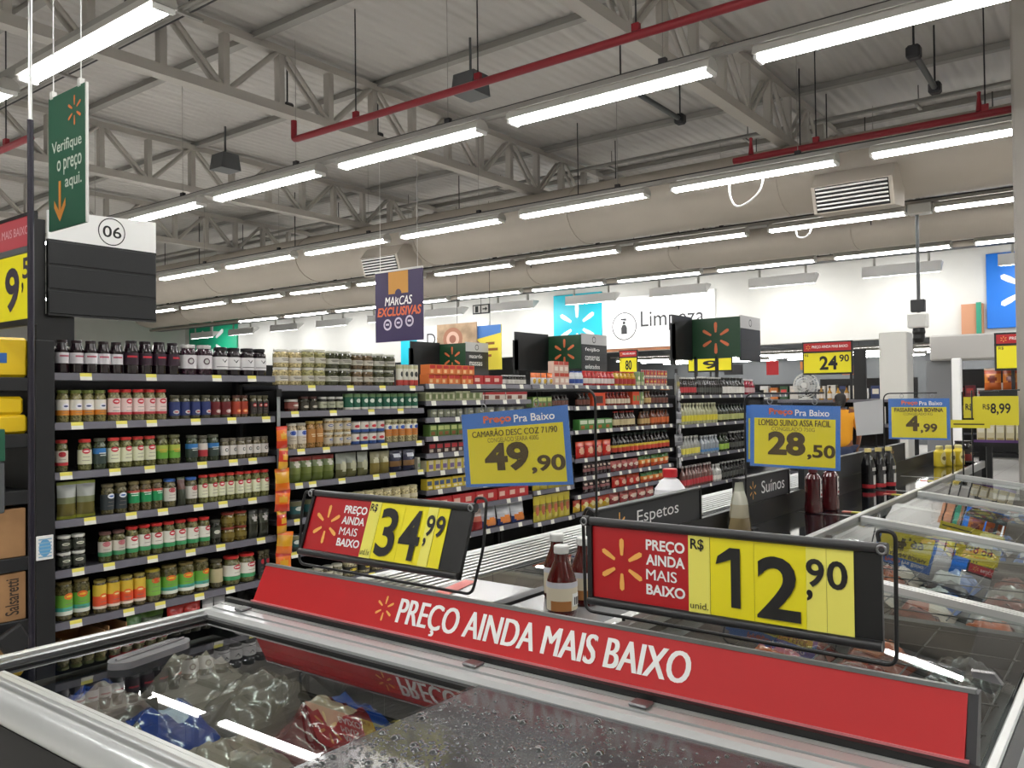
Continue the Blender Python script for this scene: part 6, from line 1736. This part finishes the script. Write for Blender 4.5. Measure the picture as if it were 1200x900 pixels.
# yellow price cards farther back
t = thing('yellow_price_card', (7.5, 1.25, 1.2), 'plain yellow hanging price card reading R$ 8,99', 'price card')
b = MB(); b.box(7.7, 7.703, .81, 1.125, 1.28, 1.513, mat('#d5c92c', .45)); b.build('card', t)
b = MB(); write(b, 'R$', (7.7, 1.06, 1.40), NY, NZ, .05, .05, 'ink', .01); write(b, '8,99', (7.7, 1.005, 1.36), NY, NZ, .14, .095, 'ink', .02); b.build('lettering', t)
b = MB(); b.tube([(7.712, 1.14, 0), (7.712, 1.14, 1.56), (7.712, .8, 1.56)], .006, 'wire', 6); b.box(7.66, 7.76, 1.1, 1.2, 0, .012, 'black'); b.build('wire_post', t)
t = thing('yellow_price_card', (8.0, 1.3, 1.25), 'yellow price card half hidden behind the R$ 8,99 card', 'price card')
b = MB(); b.box(7.9, 7.903, .95, 1.23, 1.33, 1.506, mat('#cfc32c', .45)); b.build('card', t)
b = MB(); write(b, 'R$', (7.9, 1.215, 1.39), NY, NZ, .05, .06, 'ink', .02); b.build('lettering', t)
b = MB(); b.tube([(7.91, 1.24, 0), (7.91, 1.24, 1.55), (7.91, .97, 1.55)], .006, 'wire', 6); b.build('wire_post', t)
t = thing('yellow_price_card', (7.58, 1.3, 1.25), 'low yellow price strip card left of the R$ 8,99 card', 'price card')
b = MB(); b.box(7.55, 7.553, .99, 1.27, 1.26, 1.325, mat('#d5c92c', .45)); b.build('card', t)
b = MB(); b.face([(7.5490, 1.25, 1.285), (7.5490, 1.03, 1.285), (7.5490, 1.03, 1.296), (7.5490, 1.25, 1.296)], 'brown_ink'); b.build('print', t)
b = MB(); b.tube([(7.56, 1.262, .888), (7.56, 1.262, 1.325)], .005, 'wire', 6); b.build('wire_post', t)

# ------------------------------------------------------------------ far displays
def far_board(X, ya, yb, z0, z1, big, cents, label, head=True, post=True, zfloor=0, py=None):
    t = thing('price_board', (X, (ya + yb) / 2, z0), label, 'price sign')
    H = z1 - z0
    zs = z0 + H * (.70 if head else 1)
    b = MB(); b.box(X + .002, X + .03, yb - .02, ya + .02, z0 - .025, z1 + .02, 'black'); b.box(X - .008, X + .004, yb - .02, ya + .02, zs - .012, zs + .012, 'black'); b.build('frame', t)
    if head:
        b = MB(); b.box(X - .004, X + .002, yb, ya, zs + .012, z1, 'red_d'); petals(b, (X - .004, ya - (ya - yb) * .10, (zs + z1) / 2 + .005), NY, NZ, H * .09, 'spark'); write(b, 'PREÇO AINDA MAIS BAIXO', (X - .004, ya - (ya - yb) * .18, zs + .012 + H * .08), NY, NZ, (ya - yb) * .76, H * .11, 'white', .02); b.build('header_card', t)
    b = MB(); b.box(X - .004, X + .002, yb, ya, z0, zs - .012, 'yellow')
    W, h = ya - yb, zs - z0
    write(b, 'R$', (X - .004, ya - W * .03, z0 + h * .78), NY, NZ, W * .07, h * .13, 'ink', .01)
    if big: write(b, big, (X - .004, ya - W * .34, z0 + h * .14), NY, NZ, W * .38, h * .66, 'ink', .03)
    if cents: write(b, cents, (X - .004, ya - W * .76, z0 + h * .5), NY, NZ, W * .2, h * .34, 'ink', .02)
    b.build('price_card', t)
    if post:
        y = py if py is not None else (ya + yb) / 2
        b = MB(); b.box(X + .03, X + .06, y - .015, y + .015, zfloor, z1, 'black'); b.build('post', t)
    return t
far_board(12.0, 3.88, 3.235, 1.84, 2.26, '24', '90', 'far price board with red header reading 24,90', zfloor=1.462, py=3.25)
far_board(13.9, 6.55, 5.75, 1.98, 2.20, '9', '', 'yellow price card partly hidden below the aisle marker with orange spokes', False)
far_board(14.0, 8.02, 7.66, 2.0, 2.40, '80', '', 'small red and yellow price board right of the middle aisle marker')
far_board(10.0, 1.24, .58, 1.79, 2.14, '', '', 'far price board with red header partly hidden by the beige column', zfloor=1.566, py=1.1)

t = thing('display_stand', (12.3, 3.5, 0), 'dark display stand carrying the white fan and amber bottles under the 24,90 board', 'display stand')
b = MB(); b.box(11.95, 12.55, 2.75, 4.25, 0, .08, 'black'); b.box(12.5, 12.55, 2.75, 4.25, .08, 1.44, 'black'); b.build('base', t)
for k, z in enumerate((.45, .8, 1.12, 1.46)):
    b = MB(); b.box(11.95, 12.5, 2.75, 4.25, z - .035, z, 'shelf'); b.build('shelf', t)
for y in (2.765, 4.235):
    b = MB(); b.box(12.44, 12.5, y - .015, y + .015, .08, 1.46, 'black'); b.build('upright', t)
b = MB(); b.box(11.98, 12.02, 3.04, 3.2, 1.461, 2.15, 'black'); tag(b.build('side_panel', None, (12, 3.12, 1.46)), 'narrow black panel right of the 24,90 board', 'panel')
# fan
t = thing('desk_fan', (12.15, 3.91, 1.461), 'round white fan on the dark stand under the 24,90 board', 'fan')
b = MB(); b.lathe([(.0, 0), (.1, 0), (.1, .02), (.03, .035), (.022, .06)], 'offwhite', 16, (12.15, 3.91, 1.461)); b.build('base', t)
def ringy(b, x, y, z, R, r, m, n=24):
    b.tube([(x, y + R * cos(2 * pi * i / n), z + R * sin(2 * pi * i / n)) for i in range(n)], r, m, 6, True)
b = MB()
for R, x in ((.175, 12.15), (.15, 12.10), (.11, 12.085), (.07, 12.08), (.175, 12.18)):
    ringy(b, x, 3.91, 1.67, R, .006, 'offwhite')
for k in range(20):
    a = 2 * pi * k / 20
    b.tube([(12.08, 3.91 + .03 * cos(a), 1.67 + .03 * sin(a)), (12.10, 3.91 + .15 * cos(a), 1.67 + .15 * sin(a)), (12.15, 3.91 + .175 * cos(a), 1.67 + .175 * sin(a))], .0035, 'offwhite', 4)
b.build('cage', t)
b = MB()
for k in range(4):
    a0 = pi / 2 * k
    b.face([(12.13, 3.91, 1.67), (12.13, 3.91 + .15 * cos(a0), 1.67 + .15 * sin(a0)), (12.15, 3.91 + .155 * cos(a0 + .6), 1.67 + .155 * sin(a0 + .6)), (12.155, 3.91 + .13 * cos(a0 + 1.0), 1.67 + .13 * sin(a0 + 1.0))], mat('#c8cacc', .4))
b.build('blades', t)
b = MB(); b.prism([(3.91 + .04 * cos(2 * pi * i / 14), 1.67 + .04 * sin(2 * pi * i / 14)) for i in range(14)], 'x', 12.07, 12.24, 'offwhite'); b.build('motor', t)
for k in range(4):
    b = MB(); b.lathe([(0, 0), (.032, 0), (.034, .01), (.034, .1), (.012, .14), (.012, .17)], mat('#b98a3a', .15, 0, .5), 10); b.lathe([(.015, .165), (.015, .195), (0, .195)], mat('#3a2c1c', .4), 10); b.band(.0352, .02, .09, -180, 180, mat('#d8d4cc', .5), 10)
    o = b.build('oil_bottle'); o.location = (12.05, 3.66 - .115 * k, 1.4605); tag(o, 'small amber bottle with pale label beside the white fan, %s from the left' % ORD[k + 1], 'bottle', 'amber bottles on the dark stand')
for k in range(6):
    o = carton('goods_box', .2, .24, .2, ['#b8b4ac', '#8c3a34', '#c8c0a8', '#5c6470', '#a8844c', '#d0cec8'][k], [(.15, .85, .3, .7, '#e0dcd0')]); o.location = (12.12, 4.1 - .23 * k, 1.1205); o.rotation_euler = (0, 0, -pi / 2)
    tag(o, 'goods box on the upper shelf of the dark stand, %s from the left' % ORD[k + 1], 'box', 'goods boxes on the dark stand')
# blank sheet on a pole, and orange packs stand
t = thing('blank_sign', (9, 2.26, 0), 'blank pale grey sign sheet left of the 4,99 card', 'sign')
b = MB()
b.add([(9, 2.385, 1.11), (9, 2.13, 1.14), (9, 2.12, 1.484), (9, 2.412, 1.452), (9.006, 2.385, 1.11), (9.006, 2.13, 1.14), (9.006, 2.12, 1.484), (9.006, 2.412, 1.452)], [(0, 3, 2, 1), (4, 5, 6, 7), (0, 1, 5, 4), (1, 2, 6, 5), (2, 3, 7, 6), (3, 0, 4, 7)], mat('#b4b6b8', .5)); b.build('sheet', t)
b = MB(); b.tube([(9.015, 2.2, 0), (9.015, 2.2, 1.47)], .008, 'wire', 6); b.box(8.9, 9.13, 2.08, 2.32, 0, .012, 'black'); b.build('pole', t)
t = thing('display_stand', (10.2, .95, 0), 'black stand with orange bags beside the column', 'display stand')
for z0, z1 in ((1.50, 1.565), (1.1, 1.14), (0, .1)):
    b = MB(); b.box(9.97, 10.4, .5, 1.4, z0, z1, 'black'); b.build('shelf', t)
for y in (.53, 1.37):
    b = MB(); b.box(10.3, 10.36, y - .03, y + .03, .1, 1.5, 'black'); b.build('upright', t)
for k in range(5):
    o = pouch('orange_bag', .16, .23, .09, [(0, '#c8642c'), (.3, '#e08a3c'), (.75, '#b8502c'), (.9, '#d8b8a0')], (.3, .5, .15, '#7c2c1c'), seed=130 + k); o.location = (10.16, 1.30 - .17 * k, 1.566); o.rotation_euler = (0, 0, -pi / 2)
    tag(o, 'orange bag on the black stand beside the column, %s from the left' % ORD[k + 1], 'bag', 'orange bags on the black stand')
# pale packets rack at the right edge, past the freezers
t = thing('display_stand', (9.4, 1.0, 0), 'low rack of pale packets between freezer end and column, right edge', 'display stand')
b = MB(); b.box(9.2, 9.6, .55, 1.35, 1.02, 1.06, 'black'); b.box(9.2, 9.215, .55, 1.35, 1.06, 1.085, mat('#5c3a78', .5)); b.build('shelf', t)
b = MB(); b.box(9.2, 9.6, .55, 1.35, 0, .08, 'black'); b.build('base', t)
for y in (.58, 1.32):
    b = MB(); b.box(9.5, 9.56, y - .03, y + .03, .08, 1.02, 'black'); b.build('upright', t)
for k in range(9):
    o = carton('cheese_pack', .07, .17, .12, '#cfc6a2', [(.1, .9, .55, .9, '#e0dcc8'), (.1, .9, .1, .25, '#a8985c')]); o.location = (9.28, 1.29 - .082 * k, 1.0605); o.rotation_euler = (0, 0, -pi / 2)
    tag(o, 'pale upright packet on the low rack near the column, %s from the left' % ORD[k + 1], 'packet', 'pale packets on the low rack')

# goods beyond the bulkhead
rnd = random.Random(9)
for u, (x, y0, y1, h) in enumerate(((20.6, 4.2, 6.4, 1.9), (20.6, 6.6, 8.8, 1.8), (20.6, 9.2, 11.6, 2.0), (22.6, 1.6, 4.0, 2.1), (20.6, 12.2, 14.6, 1.9))):
    t = thing('far_shelf', (x, (y0 + y1) / 2, 0), 'distant dark shelf of mixed goods beyond the bulkhead, %s from the right' % ORD[{3: 1, 0: 2, 1: 3, 2: 4, 4: 5}[u]], 'shelf unit', 'shelves beyond the bulkhead')
    b = MB(); b.box(x + .4, x + .44, y0, y1, 0, h, 'black'); b.box(x, x + .4, y0, y1, 0, .1, 'black'); b.build('back_panel', t)
    for zi, z in enumerate((.55, 1.0, 1.42)):
        b = MB(); b.box(x, x + .4, y0, y1, z - .03, z, 'shelf'); b.build('shelf', t)
        yy = y1 - .12; nn_ = 0
        while yy > y0 + .1:
            if z > .9:
                c, cn = rnd.choice([('#b8322c', 'red'), ('#d8d4cc', 'cream'), ('#d07830', 'orange'), ('#2c3a6a', 'navy'), ('#c8b83c', 'yellow'), ('#3a5c3c', 'green'), ('#e0e0de', 'white'), ('#7c2c34', 'maroon')])
                o = carton('goods_box', .2, rnd.uniform(.2, .34), .2, c, [(.15, .85, .35, .75, rnd.choice(['#e8e0d0', '#2c2c30', '#c83a34']))]); o.location = (x + .13, yy, z + .0005); o.rotation_euler = (0, 0, -pi / 2)
                tag(o, '%s goods box, %s from left, %s shelf, %s far unit from the right' % (cn, ORD[nn_ + 1], ('low', 'middle', 'upper')[zi], ORD[{3: 1, 0: 2, 1: 3, 2: 4, 4: 5}[u]]), 'box', 'goods boxes beyond the bulkhead')
            yy -= .25; nn_ += 1

# ------------------------------------------------------------------ shopper in a yellow shirt, seen from behind
def skinned(name, pts, edges, root=0, sub=2):
    me = bpy.data.meshes.new(name)
    me.from_pydata([p[:3] for p in pts], edges, [])
    ob = bpy.data.objects.new(name, me)
    COL.objects.link(ob)
    sk = ob.modifiers.new('skin', 'SKIN')
    sk.use_smooth_shade = True
    lay = me.skin_vertices[0].data
    for i, p in enumerate(pts):
        lay[i].radius = (p[3], p[4] if len(p) > 4 else p[3])
        lay[i].use_root = (i == root)
    ss = ob.modifiers.new('sub', 'SUBSURF'); ss.levels = sub; ss.render_levels = sub
    dg = bpy.context.evaluated_depsgraph_get()
    m2 = bpy.data.meshes.new_from_object(ob.evaluated_get(dg))
    bpy.data.objects.remove(ob)
    return m2
def solid(name, me, m, parent=None, base=(0, 0, 0)):
    me.materials.clear(); me.materials.append(M[m])
    for p in me.polygons: p.use_smooth = True
    o = bpy.data.objects.new(name, me); COL.objects.link(o)
    if parent: o.parent = parent
    else: o.location = base
    ORG[o.name] = Vector(base)
    return o
# local frame: faces +X, left is +Y
P = [(0, 0, .96, .13, .15), (0, 0, 1.1, .11, .14), (0, 0, 1.27, .115, .16), (-.01, 0, 1.40, .085, .13), (0, 0, 1.475, .052), (.012, 0, 1.53, .055), (.02, 0, 1.59, .085, .075), (.015, 0, 1.645, .075, .07)]
E_ = [(0, 1), (1, 2), (2, 3), (3, 4), (4, 5), (5, 6), (6, 7)]
def chain(start, pts):
    a = start
    for p in pts:
        P.append(p); E_.append((a, len(P) - 1)); a = len(P) - 1
    return a
for s in (1, -1):
    wrist = chain(3, [(-.01, s * .17, 1.40, .055), (0, s * .22, 1.24, .045), (.02, s * .245, 1.12, .038), (.10, s * .235, .98, .030), (.14, s * .22, .91, .023)])
    palm = chain(wrist, [(.165, s * .215, .865, .02, .032)])
    for k, (dy, ln) in enumerate(((-.028, .062), (-.009, .072), (.01, .067), (.028, .052))):
        chain(palm, [(.18 + .004 * k, s * (.215 + dy * 1.0), .845, .0095), (.192, s * (.213 + dy), .845 - ln * .6, .0088), (.186, s * (.211 + dy), .845 - ln, .0078)])
    chain(wrist, [(.18, s * .185, .885, .0105), (.20, s * .175, .855, .009)])
    chain(0, [(0, s * .09, .88, .09), (.01, s * .1, .5, .058), (-.015, s * .105, .28, .052), (-.01, s * .105, .09, .038), (.05, s * .11, .045, .038), (.14, s * .12, .035, .032)])
px, py = 11.15, 3.15
body = solid('person', skinned('person', P, E_), 'skin', None, (px, py, 0.0))
body.rotation_euler = (0, 0, .35)
body.scale = (.92, .92, .92)
tag(body, 'person in a mustard yellow shirt seen from behind, beyond the freezers', 'person')
SP = [(0, 0, .90, .155, .175), (0, 0, 1.1, .135, .165), (0, 0, 1.27, .138, .185), (-.01, 0, 1.395, .105, .15), (-.002, 0, 1.445, .07)]
SE = [(0, 1), (1, 2), (2, 3), (3, 4)]
for s in (1, -1):
    i = len(SP)
    SP += [(-.01, s * .175, 1.395, .075), (0, s * .225, 1.25, .066), (.012, s * .245, 1.165, .062)]
    SE += [(3, i), (i, i + 1), (i + 1, i + 2)]
solid('shirt', skinned('shirt', SP, SE), 'shirt', body)
TP = [(0, 0, .94, .145, .165), (0, .095, .86, .105), (.01, .1, .5, .078), (-.01, .105, .1, .066), (0, -.095, .86, .105), (.01, -.1, .5, .078), (-.01, -.105, .1, .066)]
solid('trousers', skinned('trousers', TP, [(0, 1), (1, 2), (2, 3), (0, 4), (4, 5), (5, 6)]), 'jeans', body)
HP = [(.0, 0, 1.665, .082, .085), (-.035, 0, 1.62, .085, .088), (-.05, 0, 1.54, .068, .075), (-.055, 0, 1.47, .045, .055)]
solid('hair', skinned('hair', HP, [(0, 1), (1, 2), (2, 3)]), 'hair', body)
for s in (1, -1):
    solid('shoe', skinned('shoe', [(-.04, s * .108, .045, .05), (.06, s * .114, .042, .05), (.16, s * .122, .035, .04)], [(0, 1), (1, 2)]), 'shoe', body)
def on_face(name, b):
    o = b.build(name); o.parent = body
b = MB(); b.tube([(.10, 0, 1.60), (.118, 0, 1.575), (.11, 0, 1.568)], .011, 'skin', 6); on_face('nose', b)
for s in (1, -1):
    b = MB(); b.tube([(.0, s * .078, 1.61), (-.008, s * .088, 1.59), (-.002, s * .08, 1.565)], .010, 'skin', 6); on_face('ear', b)
    b = MB(); b.lathe([(0, -.007), (.008, -.004), (.010, 0), (.008, .004), (0, .007)], mat('#f0ece6', .3), 8, (.092, s * .03, 1.605)); on_face('eye', b)
b = MB(); b.tube([(.095, .022, 1.545), (.102, 0, 1.543), (.095, -.022, 1.545)], .006, mat('#7c3c34', .5), 5); on_face('mouth', b)

# coloured cards hanging beyond the bulkhead
for x, y, z, wd, h, c, lb in ((20.2, 7.3, 2.02, .3, .34, '#c8242c', 'red hanging card beyond the bulkhead, left of the 24,90 board'), (20.2, 6.45, 2.12, .34, .2, '#d8843c', 'orange hanging card beyond the bulkhead, behind the 24,90 board'),
                              (20.2, 5.5, 1.98, .3, .22, '#d8743c', 'orange hanging card right of the 24,90 board'), (20.2, 8.3, 2.05, .5, .25, '#2c2c30', 'dark hanging card beyond the bulkhead, right of the spoked marker')):
    t = thing('hanging_card', (x, y, z), lb, 'hanging card')
    b = MB(); b.box(x, x + .01, y - wd / 2, y + wd / 2, z, z + h, mat(c, .5)); b.build('card', t)
    b = MB(); b.tube([(x + .005, y, z + h), (x + .005, y, CEIL - .012)], .004, 'cable', 4); b.build('thread', t)
